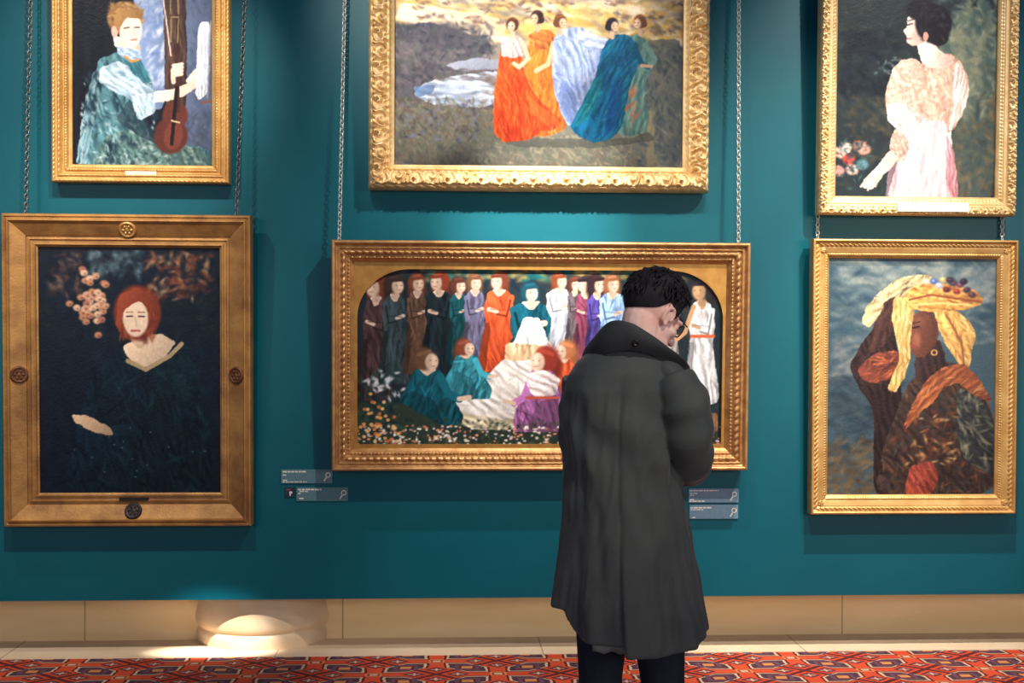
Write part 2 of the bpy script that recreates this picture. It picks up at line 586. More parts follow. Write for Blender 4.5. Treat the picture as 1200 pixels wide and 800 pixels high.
def gown(P, x, y, h, w, robe, hair, skin=(222, 190, 165), turn=0, neck=True, fold=14, arms=0):
    """a loosely painted generic standing figure in a long robe: (x, y) crown of the head, h height, w width of the hem"""
    hd = h * .075
    sh = y + h * .17
    t = turn if turn else .4
    P.ell(x - t * hd * .2, y + hd * 1.6, hd * 1.15, hd * 1.9, shade(hair, .85), soft=.4)
    P.poly([(x - w * .24, sh), (x + w * .24, sh), (x + w * .36, y + h * .35), (x + w * .3, y + h * .5), (x + w * .54, y + h), (x - w * .54, y + h), (x - w * .3, y + h * .5), (x - w * .36, y + h * .35)],
           robe, cols=[shade(robe, .55), shade(robe, .75), shade(robe, 1.25), shade(robe, 1.45)], n=int(fold * h / 50), ln=h * .16, wd=1.5, ang=90 + 8 * t, jit=16)
    P.poly([(x - w * .34, y + h * .5), (x - w * .2, y + h * .5), (x - w * .3, y + h), (x - w * .52, y + h)], shade(robe, .55), a=.7)
    if neck:
        P.poly([(x - w * .17, sh - h * .012), (x + w * .17, sh - h * .012), (x + w * .05, sh + h * .06), (x - w * .05, sh + h * .06)], skin)
    P.line([(x, y + hd), (x, sh + 1)], hd * .8, shade(skin, .85))
    P.ell(x - t * hd * .25, y + hd * .85, hd * 1.05, hd * 1.15, hair, soft=.3)
    face(P, x + t * hd * .35, y + hd * 1.15, hd * .68, hd * .95, skin, 1 if t > 0 else -1)
    P.line([(x + t * hd * .3 - hd * .6, y + hd * .4), (x + t * hd * .3 + hd * .5, y + hd * .3)], hd * .45, hair)
    P.line([(x - hd * .5, y + hd * .1), (x + hd * .3, y - hd * .05)], hd * .3, shade(hair, 1.4), a=.7)
    d = 1 if t > 0 else -1
    P.line([(x - d * w * .28, y + h * .24), (x - d * w * .2, y + h * .40), (x + d * w * .06, y + h * (.38 - arms))], w * .15, shade(robe, 1.2))
    P.line([(x - d * w * .26, y + h * .27), (x - d * w * .18, y + h * .43), (x + d * w * .05, y + h * (.41 - arms))], w * .05, shade(robe, .6))
    P.line([(x + d * w * .06, y + h * (.38 - arms)), (x + d * w * .24, y + h * (.36 - arms * 1.3))], w * .1, skin)
    P.line([(x - w * .2, y + h * .36), (x + w * .2, y + h * .37)], 1.6, shade(robe, .55), a=.5)


def seated(P, x, y, h, w, robe, hair, skin=(222, 190, 165), turn=0):
    hd = h * .125
    P.ell(x - turn * hd * .5, y + hd * 1.7, hd * 1.2, hd * 2.0, shade(hair, .85), soft=.4)
    P.poly([(x - w * .2, y + h * .24), (x + w * .2, y + h * .24), (x + w * .34, y + h * .5), (x + w * .58, y + h * .85), (x + w * .5, y + h), (x - w * .52, y + h), (x - w * .5, y + h * .75), (x - w * .32, y + h * .45)],
           robe, cols=[shade(robe, .5), shade(robe, .75), shade(robe, 1.3), shade(robe, 1.55)], n=int(h * 1.1), ln=h * .18, wd=1.6, ang=70 if turn < 0 else 110, jit=28)
    P.poly([(x - turn * w * .3, y + h * .5), (x + turn * w * .1, y + h * .62), (x + turn * w * .3, y + h), (x - turn * w * .3, y + h)], shade(robe, .6), a=.5)
    P.line([(x, y + hd), (x, y + h * .27)], hd * .8, shade(skin, .85))
    P.poly([(x - w * .16, y + h * .235), (x + w * .16, y + h * .235), (x, y + h * .34)], skin)
    P.ell(x - turn * hd * .3, y + hd * .95, hd * 1.05, hd * 1.15, hair, soft=.3)
    P.line([(x - turn * hd * .9, y + hd * .5), (x + turn * hd * .2, y + hd * .1)], hd * .35, shade(hair, 1.4), a=.6)
    face(P, x + turn * hd * .42, y + hd * 1.2, hd * .62, hd * .85, skin, 1 if turn >= 0 else -1)
    P.line([(x + w * .2 * turn, y + h * .34), (x + w * .32 * turn, y + h * .55), (x + turn * w * .5, y + h * .62)], w * .13, shade(robe, 1.3))
    P.line([(x + turn * w * .5, y + h * .62), (x + turn * w * .66, y + h * .6)], w * .08, skin)


# ---- the six pictures
def paint_top_left():
    P = Paint(80, -62, 246, 195, (22, 26, 36), seed=3)
    P.dabs(80, -60, 165, 194, [(16, 20, 30), (32, 30, 40), (24, 34, 46)], 160, 30, 4, 90, 8, a=.6)
    P.poly([(150, -60), (190, -60), (190, 130), (158, 120)], (128, 148, 186))
    P.dabs(156, -60, 190, 100, [(98, 124, 172), (168, 182, 208), (120, 146, 190), (196, 204, 220)], 90, 12, 3.5, -55, 25)
    P.dabs(168, 50, 188, 100, [(200, 206, 220), (176, 190, 214)], 26, 9, 3, -60, 20)
    P.poly([(213, -60), (247, -60), (247, 195), (205, 195)], (86, 98, 124))
    P.dabs(214, -60, 246, 195, [(96, 110, 138), (76, 88, 112), (66, 78, 98)], 120, 14, 3.5, 80, 20, a=.6)
    P.dabs(214, 130, 246, 190, [(60, 66, 82), (74, 78, 92)], 60, 10, 3, 60, 40, a=.6)
    P.poly([(186, -60), (213, -60), (215, 110), (207, 160), (190, 150)], (70, 50, 46), cols=[(54, 38, 38), (92, 66, 54), (106, 82, 60)], n=40, ln=24, ang=88, jit=4)
    P.line([(195, -40), (196, 12)], 1.6, (150, 128, 84))
    P.line([(204, -40), (205, 12)], 1.6, (150, 128, 84))
    P.line([(196, 16), (205, 16)], 1.5, (150, 128, 84))
    P.line([(196, 18), (196, 46)], 1.4, (160, 138, 92))
    P.line([(205, 18), (204, 46)], 1.4, (140, 120, 84))
    # dress
    teal, lt_, dk = (78, 122, 130), (190, 210, 216), (28, 50, 64)
    P.poly([(110, 68), (140, 56), (168, 80), (176, 98), (160, 132), (175, 165), (240, 172), (247, 196), (84, 196), (92, 150), (106, 100)], teal,
           cols=[(120, 160, 166), dk, (60, 96, 108), (150, 180, 186), (44, 74, 90)], n=340, ln=10, wd=2, ang=70, jit=40)
    P.poly([(104, 84), (112, 80), (112, 120), (100, 170), (98, 194), (84, 194), (90, 150)], (120, 158, 168), cols=[lt_, (70, 110, 124), dk], n=70, ln=14, ang=105, jit=14)
    P.poly([(150, 148), (178, 165), (232, 172), (246, 196), (104, 196), (118, 160)], (86, 116, 112),
           cols=[(176, 190, 178), (34, 52, 58), (130, 150, 140), (52, 78, 84)], n=260, ln=5, wd=2, ang=60, jit=70)
    for _ in range(26):
        x, y = P.r.uniform(96, 176), P.r.uniform(84, 192)
        P.dabs(x - 5, y - 5, x + 5, y + 5, [(24, 44, 58), (40, 66, 80)], 5, 11, 2.6, 75, 25)
    P.dabs(90, 90, 176, 194, [(206, 222, 226), (170, 196, 204)], 90, 6, 1.6, 70, 40)
    P.poly([(150, 110), (172, 150), (188, 172), (160, 160), (130, 140)], (34, 52, 62), a=.7)
    P.poly([(112, 78), (136, 68), (160, 90), (176, 104), (176, 128), (158, 142), (150, 116), (128, 106), (112, 96)], (176, 200, 216),
           cols=[(214, 226, 234), (120, 158, 176), (150, 182, 200), (228, 234, 238)], n=130, ln=11, wd=2, ang=30, jit=30)
    P.poly([(148, 112), (178, 106), (178, 130), (158, 142)], (188, 212, 226), cols=[(228, 234, 240), (120, 160, 184)], n=50, ln=9, ang=70, jit=25)
    P.poly([(136, 60), (160, 66), (172, 92), (164, 96), (148, 80)], (52, 108, 124), cols=[(80, 140, 152), (34, 76, 94)], n=40, ln=7, ang=50, jit=25)
    # arms and hands
    sk = (240, 214, 194)
    P.poly([(175, 106), (198, 102), (214, 96), (224, 82), (232, 80), (233, 88), (226, 100), (208, 112), (182, 119), (176, 118)], sk)
    P.line([(216, 92), (226, 80), (232, 84)], 5, (244, 222, 204))
    P.line([(222, 84), (229, 78)], 3, (232, 198, 176))
    # violin
    P.ell(196, 158, 20, 22, (88, 44, 38), 10)
    P.ell(201, 134, 15, 17, (96, 48, 40), 10)
    P.ell(199, 158, 11, 17, (122, 62, 50), 10, a=.7)
    P.line([(203, 60), (204, 128)], 5, (66, 40, 36))
    P.line([(203, 100), (197, 168)], 4.2, (28, 22, 26))
    P.line([(197, 140), (206, 142)], 1.6, (230, 206, 160))
    P.ell(203, 54, 4, 6, (60, 34, 32))
    P.line([(187, -6), (196, 62)], 1.5, (234, 214, 196))
    for k in range(4):
        P.line([(199, 74 + 4 * k), (209, 72 + 4 * k)], 4, (238, 210, 190))
    P.line([(198, 80), (199, 94)], 5, (232, 200, 180))
    # music
    P.poly([(229, 22), (243, 20), (240, 106), (228, 116), (225, 106)], (206, 212, 226), cols=[(226, 230, 238), (180, 188, 208)], n=24, ln=22, ang=92, jit=4)
    P.line([(243, 20), (239, 112)], 1.4, (150, 140, 140))
    P.line([(232, 118), (246, 116)], 3, (120, 74, 60))
    # head
    P.poly([(128, 38), (158, 46), (162, 58), (146, 62), (130, 52)], (238, 212, 192))
    P.ell(142, 18, 21, 20, (150, 108, 66))
    P.dabs(122, -2, 164, 26, [(176, 134, 84), (120, 82, 52), (196, 158, 104)], 60, 6, 2, 20, 50)
    P.ell(149, 34, 13, 21, (246, 226, 208), 6)
    P.ell(130, 34, 4, 7, (224, 182, 160))
    P.poly([(132, 6), (164, 8), (162, 18), (142, 18), (134, 34), (129, 24)], (162, 120, 74))
    P.line([(141, 30), (147, 29)], 1.6, (96, 72, 64))
    P.line([(154, 29), (159, 29)], 1.6, (96, 72, 64))
    P.line([(152, 30), (154, 39)], 1.2, (218, 178, 156))
    P.line([(149, 44), (156, 43)], 1.6, (186, 96, 88))
    P.poly([(132, 52), (160, 56), (163, 66), (150, 70), (134, 62)], (166, 190, 222), cols=[(214, 224, 240), (120, 150, 196)], n=24, ln=5, ang=20, jit=40)
    P.line([(142, 64), (150, 70), (158, 68)], 3, (214, 140, 76))
    return P


def paint_top_centre():
    P = Paint(462, -42, 802, 195, (150, 140, 128), seed=5)
    P.dabs(462, -42, 802, 14, [(236, 214, 170), (214, 178, 106), (240, 226, 204), (190, 170, 150)], 300, 22, 4, 5, 14)
    P.dabs(462, 4, 802, 52, [(232, 194, 112), (240, 214, 150), (214, 172, 92), (246, 232, 210)], 380, 22, 4.5, 8, 16)
    P.poly([(470, 8), (520, 14), (600, 26), (585, 48), (500, 34), (464, 28)], (242, 224, 196), a=.8)
    for k in range(40):
        x, y = P.r.uniform(470, 800), P.r.uniform(2, 40)
        P.dabs(x - 8, y - 2, x + 8, y + 3, [(128, 104, 100), (160, 124, 92), (110, 96, 104)], 5, 7, 2.2, 10, 30)
    P.dabs(710, 14, 800, 50, [(240, 196, 100), (120, 100, 80), (226, 172, 78)], 80, 10, 3, 10, 25)
    # marsh and bushes
    P.poly([(462, 36), (500, 30), (545, 40), (575, 58), (582, 195), (462, 195)], (104, 98, 104))
    P.dabs(462, 34, 580, 120, [(86, 82, 92), (124, 114, 116), (70, 70, 82), (142, 130, 128), (98, 104, 100)], 420, 9, 2.8, 25, 50)
    for cx, cy, rx, ry in ((520, 46, 26, 16), (482, 42, 18, 10), (558, 55, 18, 10)):
        P.ell(cx, cy, rx, ry, (82, 80, 90), a=.8, soft=.6)
        P.dabs(cx - rx, cy - ry, cx + rx, cy + ry, [(104, 98, 108), (62, 64, 78), (86, 92, 92)], 60, 7, 2.4, 20, 60)
    P.poly([(484, 112), (500, 98), (540, 90), (585, 84), (585, 120), (560, 128), (530, 128), (500, 122)], (196, 208, 230), cols=[(216, 222, 238), (170, 188, 220), (228, 230, 240)], n=60, ln=18, ang=4, jit=8)
    P.poly([(520, 78), (560, 70), (590, 72), (588, 82), (540, 86)], (170, 176, 196), a=.8)
    P.poly([(484, 104), (510, 102), (508, 110), (488, 116)], (110, 140, 186), a=.8)
    P.dabs(500, 84, 580, 96, [(116, 104, 100), (96, 92, 96)], 30, 12, 2.5, 4, 10)
    P.dabs(565, 88, 590, 112, [(120, 104, 96)], 14, 10, 2.6, 10, 20)
    # meadow
    P.poly([(462, 124), (520, 124), (600, 132), (802, 100), (802, 196), (462, 196)], (128, 124, 108))
    P.dabs(462, 118, 802, 195, [(112, 112, 104), (148, 142, 118), (98, 102, 96), (164, 152, 126), (126, 130, 104), (136, 112, 96)], 1300, 8, 2, 60, 45)
    P.dabs(462, 124, 560, 165, [(140, 140, 172), (86, 88, 108), (120, 100, 88)], 130, 6, 2, 60, 50)
    P.dabs(560, 150, 740, 192, [(152, 144, 118), (168, 156, 130), (120, 124, 100)], 200, 8, 2, 50, 45)
    P.poly([(745, 48), (802, 44), (802, 195), (770, 190), (760, 120)], (92, 96, 92), a=.75)
    P.dabs(750, 48, 802, 192, [(76, 82, 86), (110, 112, 100), (64, 74, 80), (128, 124, 104)], 300, 9, 2.6, 65, 40)
    P.dabs(758, 130, 768, 192, [(148, 136, 104)], 26, 12, 3, 88, 10)
    # five robed walkers
    def head(x, y, hair, skin, t):
        P.line([(x, y + 6), (x + .4, y + 15)], 5.5, shade(skin, .9))
        P.ell(x, y, 7.4, 7.8, hair, soft=.3)
        P.ell(x - t * 4, y + 3, 4.4, 4.4, hair)
        face(P, x + t * 3.2, y + 2.4, 4.2, 5.6, skin, 1 if t > 0 else -1)
        P.line([(x - 4, y - 4), (x + 3, y - 6)], 1.6, shade(hair, 1.6), a=.6)
    sk = (232, 196, 166)
    P.poly([(580, 158), (640, 162), (740, 160), (760, 152), (770, 162), (700, 172), (600, 172)], (84, 84, 74), a=.7)
    # back right, grey green
    P.poly([(738, 44), (746, 40), (758, 46), (764, 62), (768, 76), (758, 90), (758, 110), (762, 136), (758, 152), (740, 158), (722, 154), (722, 120), (728, 90), (734, 66)], (92, 132, 124), cols=[(124, 160, 148), (60, 96, 100), (160, 150, 120), (70, 110, 116)], n=90, ln=16, ang=100, jit=14)
    P.dabs(726, 106, 746, 136, [(204, 112, 70), (180, 96, 64)], 12, 14, 3, 118, 12)
    head(750, 25, (106, 66, 44), sk, -1)
    P.line([(756, 52), (768, 68), (762, 78), (752, 80)], 6, (110, 148, 138))
    # orange, behind
    P.poly([(620, 46), (630, 36), (644, 36), (654, 46), (654, 66), (648, 84), (654, 108), (660, 130), (664, 150), (640, 160), (612, 158), (608, 120), (614, 86)], (226, 122, 48), cols=[(240, 160, 70), (196, 82, 36), (246, 186, 100), (214, 100, 40)], n=130, ln=18, ang=95, jit=18)
    P.poly([(618, 44), (630, 36), (644, 38), (652, 50), (640, 60), (624, 58)], (206, 118, 60), cols=[(236, 168, 90), (160, 84, 50)], n=30, ln=6, ang=20, jit=60)
    head(629, 22, (58, 40, 40), sk, -1)
    P.line([(648, 52), (642, 76), (628, 84)], 5.5, (232, 190, 150))
    # lilac
    P.poly([(648, 48), (654, 38), (668, 33), (682, 32), (694, 40), (708, 46), (722, 50), (716, 66), (708, 84), (698, 104), (690, 124), (682, 142), (668, 148), (658, 134), (650, 110), (646, 80)], (152, 168, 210), cols=[(186, 196, 224), (104, 124, 180), (210, 214, 230), (130, 150, 200), (166, 170, 196)], n=230, ln=13, ang=70, jit=34)
    P.poly([(676, 34), (694, 40), (722, 50), (712, 58), (690, 56), (676, 48)], (184, 196, 224), cols=[(206, 212, 230), (150, 166, 206)], n=30, ln=10, ang=20, jit=20)
    P.poly([(660, 92), (676, 110), (676, 140), (664, 142), (654, 118)], (112, 134, 188), a=.6)
    head(656, 26, (112, 70, 46), sk, 1)
    # teal
    P.poly([(706, 58), (712, 46), (724, 40), (738, 42), (748, 52), (752, 66), (744, 84), (738, 102), (734, 124), (730, 146), (716, 162), (698, 166), (680, 160), (668, 148), (676, 132), (688, 112), (698, 88)], (14, 92, 128), cols=[(8, 62, 106), (34, 136, 152), (16, 110, 120), (40, 90, 164), (10, 76, 100)], n=260, ln=16, ang=116, jit=24)
    P.poly([(692, 100), (706, 84), (704, 112), (690, 138), (672, 150), (676, 134)], (30, 130, 136), a=.55, cols=[(60, 160, 156), (20, 100, 116)], n=24, ln=14, ang=118)
    P.poly([(716, 100), (730, 90), (728, 140), (708, 160)], (14, 60, 120), a=.5)
    head(717, 29, (40, 34, 40), sk, 1)
    P.line([(744, 54), (752, 74), (760, 78)], 6, (18, 84, 110))
    P.line([(752, 76), (764, 77)], 4, (206, 160, 128))
    # orange red, in front
    P.poly([(586, 62), (594, 60), (604, 62), (612, 70), (614, 86), (622, 104), (634, 120), (648, 132), (658, 140), (652, 150), (634, 154), (622, 162), (604, 166), (588, 166), (579, 156), (578, 130), (580, 104), (583, 80)], (216, 78, 30), cols=[(238, 106, 42), (176, 56, 26), (246, 136, 64), (206, 70, 34), (190, 50, 30)], n=280, ln=17, ang=78, jit=20)
    P.poly([(614, 104), (630, 122), (656, 140), (640, 148), (622, 130)], (240, 120, 54), a=.6)
    P.poly([(586, 50), (594, 45), (606, 43), (615, 52), (614, 66), (602, 70), (588, 68)], (222, 192, 186), cols=[(244, 222, 212), (186, 150, 166), (214, 180, 180)], n=34, ln=5, ang=60, jit=50)
    P.line([(612, 52), (619, 70), (608, 80), (602, 76)], 5, (236, 200, 168))
    head(600, 31, (84, 48, 40), (240, 208, 182), -.4)
    return P


def paint_top_right():
    P = Paint(977, -102, 1168, 235, (34, 44, 48), seed=8)
    P.dabs(977, -100, 1168, 234, [(26, 36, 44), (44, 56, 54), (34, 46, 52), (54, 62, 54)], 700, 14, 4, 60, 60, a=.6)
    P.poly([(1090, 20), (1168, 0), (1168, 234), (1110, 234), (1120, 120)], (80, 92, 82), a=.8)
    P.dabs(1095, -20, 1168, 120, [(96, 110, 96), (70, 88, 86), (122, 130, 108), (58, 80, 84)], 300, 12, 3.6, 60, 50)
    P.dabs(1115, 110, 1168, 232, [(110, 92, 66), (60, 72, 66), (84, 80, 62), (50, 66, 70)], 240, 10, 3.6, 60, 60)
    P.poly([(1108, 44), (1132, 40), (1150, 60), (1148, 120), (1130, 110)], (142, 138, 110), a=.45)
    P.dabs(1100, 36, 1156, 140, [(96, 106, 92), (130, 132, 108), (112, 118, 98), (74, 90, 86)], 150, 12, 4, 70, 50)
    P.dabs(990, 100, 1060, 190, [(58, 56, 48), (74, 68, 54), (40, 44, 46)], 160, 10, 3.6, 30, 60)
    P.dabs(985, 40, 1050, 114, [(18, 26, 38), (24, 32, 40)], 120, 16, 5, 45, 50)
    P.dabs(1024, 68, 1056, 88, [(120, 136, 136), (84, 104, 108)], 20, 4, 2, 45, 60)
    # roses
    for x, y, c in ((984, 182, (238, 180, 160)), (990, 176, (244, 214, 196)), (1006, 174, (232, 130, 104)), (1012, 178, (236, 160, 140)), (994, 190, (196, 70, 60)), (998, 202, (240, 190, 176)), (982, 204, (212, 150, 140)), (1010, 196, (100, 140, 150))):
        P.ell(x, y, 7, 6, c, soft=.5)
        P.dabs(x - 6, y - 5, x + 6, y + 5, [shade(c, .7), shade(c, 1.12), shade(c, .85), (60, 84, 84)], 18, 5, 1.8, 30, 90)
    P.dabs(978, 168, 1020, 225, [(40, 62, 66), (70, 104, 104), (30, 44, 54)], 50, 6, 2, 40, 60)
    # skirt, bodice
    P.poly([(1060, 150), (1084, 138), (1106, 138), (1114, 152), (1118, 180), (1122, 210), (1126, 236), (1040, 236), (1046, 214), (1052, 190)], (230, 206, 208), cols=[(248, 234, 232), (200, 166, 174), (240, 222, 222), (216, 184, 190)], n=170, ln=34, wd=2.6, ang=94, jit=6)
    P.poly([(1110, 156), (1118, 176), (1126, 236), (1112, 236), (1108, 190)], (186, 130, 136), cols=[(168, 104, 112), (214, 168, 168)], n=26, ln=24, wd=2, ang=86, jit=6)
    P.poly([(1042, 190), (1054, 184), (1050, 236), (1038, 236)], (180, 136, 146), a=.6)
    P.poly([(1078, 76), (1084, 66), (1098, 64), (1114, 62), (1126, 74), (1134, 90), (1136, 108), (1130, 130), (1120, 150), (1112, 158), (1106, 142), (1084, 144), (1078, 120), (1076, 96)], (222, 178, 156), cols=[(242, 212, 192), (190, 138, 124), (232, 196, 172), (168, 108, 100), (210, 160, 140)], n=300, ln=6, wd=1.7, ang=70, jit=60, fold=.08)
    P.poly([(1118, 70), (1130, 84), (1136, 108), (1128, 134), (1112, 158), (1116, 120)], (236, 206, 194), cols=[(250, 228, 216), (196, 150, 140)], n=40, ln=14, ang=100, jit=16)
    P.poly([(1040, 96), (1044, 82), (1054, 72), (1066, 68), (1078, 74), (1086, 92), (1088, 112), (1084, 136), (1074, 152), (1064, 160), (1050, 152), (1040, 142), (1036, 126), (1036, 110)], (228, 188, 166), cols=[(246, 220, 204), (204, 156, 138), (238, 206, 186), (190, 140, 126)], n=240, ln=6.5, wd=1.8, ang=60, jit=60, fold=.08)
    P.poly([(1038, 124), (1052, 122), (1070, 128), (1082, 140), (1076, 152), (1062, 162), (1048, 152), (1038, 140)], (238, 212, 204), cols=[(252, 238, 232), (200, 160, 156), (226, 190, 182)], n=60, ln=14, ang=40, jit=30)
    P.poly([(1048, 152), (1062, 162), (1066, 172), (1060, 190), (1052, 192), (1042, 182), (1042, 166)], (212, 168, 150), cols=[(238, 208, 190), (170, 120, 108)], n=50, ln=6, ang=70, jit=60)
    P.poly([(1042, 178), (1054, 188), (1046, 198), (1036, 208), (1028, 218), (1021, 226), (1010, 222), (1012, 214), (1020, 206), (1030, 194)], (240, 206, 190))
    P.line([(1018, 210), (1009, 222)], 2.8, (232, 190, 172))
    P.line([(1024, 212), (1017, 226)], 2.6, (226, 182, 164))
    P.line([(1030, 208), (1026, 222)], 2.2, (214, 168, 150))
    # neck, head
    P.poly([(1074, 44), (1090, 44), (1096, 56), (1108, 64), (1118, 72), (1104, 82), (1088, 80), (1078, 72), (1074, 60)], (246, 216, 202))
    P.poly([(1092, 60), (1108, 64), (1116, 72), (1102, 80)], (222, 180, 164), a=.6)
    P.poly([(1060, 20), (1070, 16), (1082, 24), (1084, 44), (1076, 54), (1068, 54), (1061, 51), (1061, 44), (1056, 37), (1060, 32)], (244, 208, 192))
    P.ell(1072, 44, 6, 6, (228, 160, 144), a=.5, soft=.9)
    P.ell(1092, 27, 22, 23, (20, 18, 28))
    P.ell(1078, 12, 19, 13, (24, 22, 32))
    P.ell(1098, 44, 12, 10, (22, 20, 28))
    P.dabs(1076, 4, 1112, 48, [(38, 34, 46), (14, 14, 24), (54, 44, 50)], 70, 9, 2.2, 30, 60)
    P.ell(1083, 43, 3, 5.5, (226, 160, 142))
    P.line([(1061, 30), (1067, 28)], 1.5, (50, 36, 40))
    P.line([(1061, 25), (1068, 23)], 1.2, (70, 50, 50))
    P.line([(1061, 46), (1065, 45.5)], 1.7, (186, 90, 84))
    return P


def paint_bottom_right():
    P = Paint(972, 298, 1171, 582, (62, 82, 92), seed=11)
    P.dabs(972, 298, 1171, 400, [(78, 98, 104), (108, 124, 122), (52, 78, 94), (134, 142, 134), (44, 70, 88)], 420, 20, 5, 5, 22, a=.6)
    P.dabs(990, 302, 1110, 330, [(140, 146, 138), (160, 160, 150), (96, 114, 118)], 80, 16, 5, 4, 20, a=.6)
    P.dabs(1130, 310, 1171, 350, [(150, 152, 146), (120, 130, 130)], 50, 14, 5, -20, 20, a=.6)
    P.dabs(978, 392, 1030, 440, [(146, 142, 132), (112, 116, 116), (90, 100, 106)], 60, 14, 5, -15, 25, a=.6)
    P.dabs(972, 440, 1060, 530, [(44, 58, 66), (62, 74, 78), (38, 50, 60)], 200, 16, 5, 10, 25, a=.6)
    P.dabs(972, 515, 1050, 580, [(96, 78, 58), (120, 98, 66), (76, 64, 54)], 200, 12, 4, -20, 30, a=.65)
    dk = (40, 30, 32)
    # dark cloak and sleeves
    P.poly([(1040, 330), (1052, 336), (1050, 380), (1058, 430), (1060, 470), (1066, 582), (1028, 582), (1028, 480), (1008, 450), (998, 428), (1010, 404), (1028, 380)], (44, 30, 30), cols=[(62, 40, 34), (30, 24, 28), (92, 54, 40)], n=90, ln=14, ang=70, jit=40)
    P.poly([(1066, 450), (1100, 420), (1130, 425), (1160, 460), (1171, 500), (1171, 582), (1030, 582), (1040, 520)], (56, 42, 38), cols=[(92, 58, 40), (36, 30, 34), (120, 70, 44), (72, 66, 56), (50, 34, 34)], n=330, ln=14, wd=2.4, ang=55, jit=50)
    P.poly([(1126, 452), (1150, 460), (1171, 500), (1171, 560), (1134, 540), (1124, 500)], (46, 48, 48), cols=[(104, 100, 84), (30, 32, 38), (74, 76, 70), (140, 132, 104)], n=110, ln=14, wd=2.2, ang=45, jit=40)
    P.poly([(1086, 446), (1106, 430), (1132, 422), (1118, 440), (1098, 470), (1076, 490), (1062, 510)], (150, 84, 50), cols=[(190, 120, 66), (110, 56, 40), (206, 150, 90)], n=70, ln=12, ang=135, jit=20)
    P.dabs(1064, 480, 1130, 545, [(168, 112, 66), (120, 60, 44), (200, 156, 100), (80, 42, 38)], 70, 9, 2.4, 20, 50)
    P.poly([(1070, 548), (1096, 540), (1106, 560), (1096, 582), (1064, 582)], (140, 62, 48), cols=[(176, 84, 58), (100, 44, 40)], n=36, ln=12, ang=60, jit=30)
    # raised arm, red sleeve lining
    P.poly([(1008, 432), (1018, 420), (1030, 412), (1046, 408), (1058, 410), (1056, 428), (1046, 444), (1026, 448), (1012, 444)], (112, 58, 46), cols=[(196, 98, 60), (80, 40, 38), (216, 124, 74), (150, 70, 50)], n=90, ln=11, ang=-25, jit=28)
    P.poly([(1034, 346), (1048, 342), (1054, 360), (1050, 384), (1040, 402), (1024, 412), (1020, 404), (1028, 384)], (66, 42, 38), cols=[(96, 62, 48), (44, 30, 32), (116, 76, 56)], n=40, ln=10, ang=105, jit=20)
    # profile and neck
    P.poly([(1080, 404), (1092, 396), (1106, 396), (1112, 420), (1108, 440), (1092, 450), (1076, 442), (1074, 424)], (54, 36, 36), cols=[(72, 46, 40), (40, 28, 32)], n=24, ln=10, ang=80)
    P.ell(1088, 384, 15, 26, (84, 50, 42))
    P.poly([(1074, 366), (1082, 362), (1092, 366), (1098, 384), (1096, 404), (1088, 416), (1078, 417), (1072, 412), (1071, 405), (1068, 402), (1070, 398), (1066, 394), (1071, 384), (1071, 374)], (104, 60, 46))
    P.ell(1077, 396, 5, 9, (146, 88, 66), soft=.9)
    P.ell(1080, 374, 5, 5, (124, 76, 58), soft=.9)
    P.line([(1072, 382), (1080, 380)], 1.8, (40, 26, 28))
    P.line([(1072, 377), (1081, 374)], 1.2, (50, 32, 32))
    P.line([(1070, 404), (1077, 404)], 2, (140, 62, 54))
    P.ell(1098, 411, 3.8, 3.8, (206, 160, 90))
    P.ell(1098, 411, 2.4, 2.4, (60, 40, 36))
    # headcloth and its load
    P.poly([(1050, 346), (1060, 340), (1072, 348), (1074, 368), (1070, 390), (1070, 414), (1064, 440), (1052, 460), (1044, 456), (1050, 436), (1058, 418), (1054, 398), (1048, 372)], (208, 170, 100), cols=[(238, 208, 144), (160, 116, 66), (246, 226, 176), (190, 146, 84)], n=120, ln=12, ang=95, jit=18)
    P.poly([(1096, 356), (1110, 358), (1126, 362), (1140, 374), (1147, 390), (1142, 410), (1140, 428), (1134, 434), (1124, 420), (1112, 402), (1104, 384)], (212, 160, 88), cols=[(240, 204, 128), (164, 106, 60), (140, 82, 52), (228, 184, 110)], n=140, ln=12, ang=65, jit=26)
    P.line([(1112, 366), (1130, 398), (1134, 430)], 2.2, (140, 84, 52))
    P.poly([(1012, 376), (1018, 356), (1030, 342), (1042, 332), (1058, 322), (1076, 318), (1092, 318), (1098, 328), (1088, 344), (1070, 350), (1052, 344), (1040, 350), (1032, 368), (1022, 382)], (186, 168, 124), cols=[(234, 220, 178), (118, 94, 68), (214, 196, 150), (90, 74, 60)], n=150, ln=12, ang=-38, jit=28)
    P.poly([(1060, 348), (1066, 338), (1080, 330), (1100, 328), (1126, 330), (1144, 336), (1156, 346), (1152, 354), (1134, 360), (1110, 362), (1086, 362), (1068, 358)], (206, 146, 74), cols=[(244, 200, 120), (160, 98, 52), (228, 176, 100), (130, 74, 44)], n=130, ln=8, wd=2, ang=10, jit=34)
    P.line([(1068, 348), (1094, 342), (1120, 346), (1152, 350)], 2.4, (136, 72, 46))
    P.line([(1074, 354), (1100, 352), (1140, 354)], 1.4, (246, 206, 130))
    for x, y, c in ((1088, 326, (230, 220, 190)), (1097, 326, (96, 112, 170)), (1103, 331, (200, 196, 200)), (1112, 336, (96, 40, 46)), (1120, 328, (80, 60, 80)), (1128, 330, (120, 70, 90)), (1136, 336, (70, 50, 70)), (1124, 338, (150, 60, 50)), (1142, 342, (90, 60, 70)), (1108, 324, (210, 180, 120)), (1116, 324, (60, 46, 60)), (1132, 326, (50, 40, 54))):
        P.ell(x, y, 4.6, 3.6, shade(c, .85), soft=.6)
        P.ell(x - 1, y - 1, 1.8, 1.4, shade(c, 1.3), soft=.8)
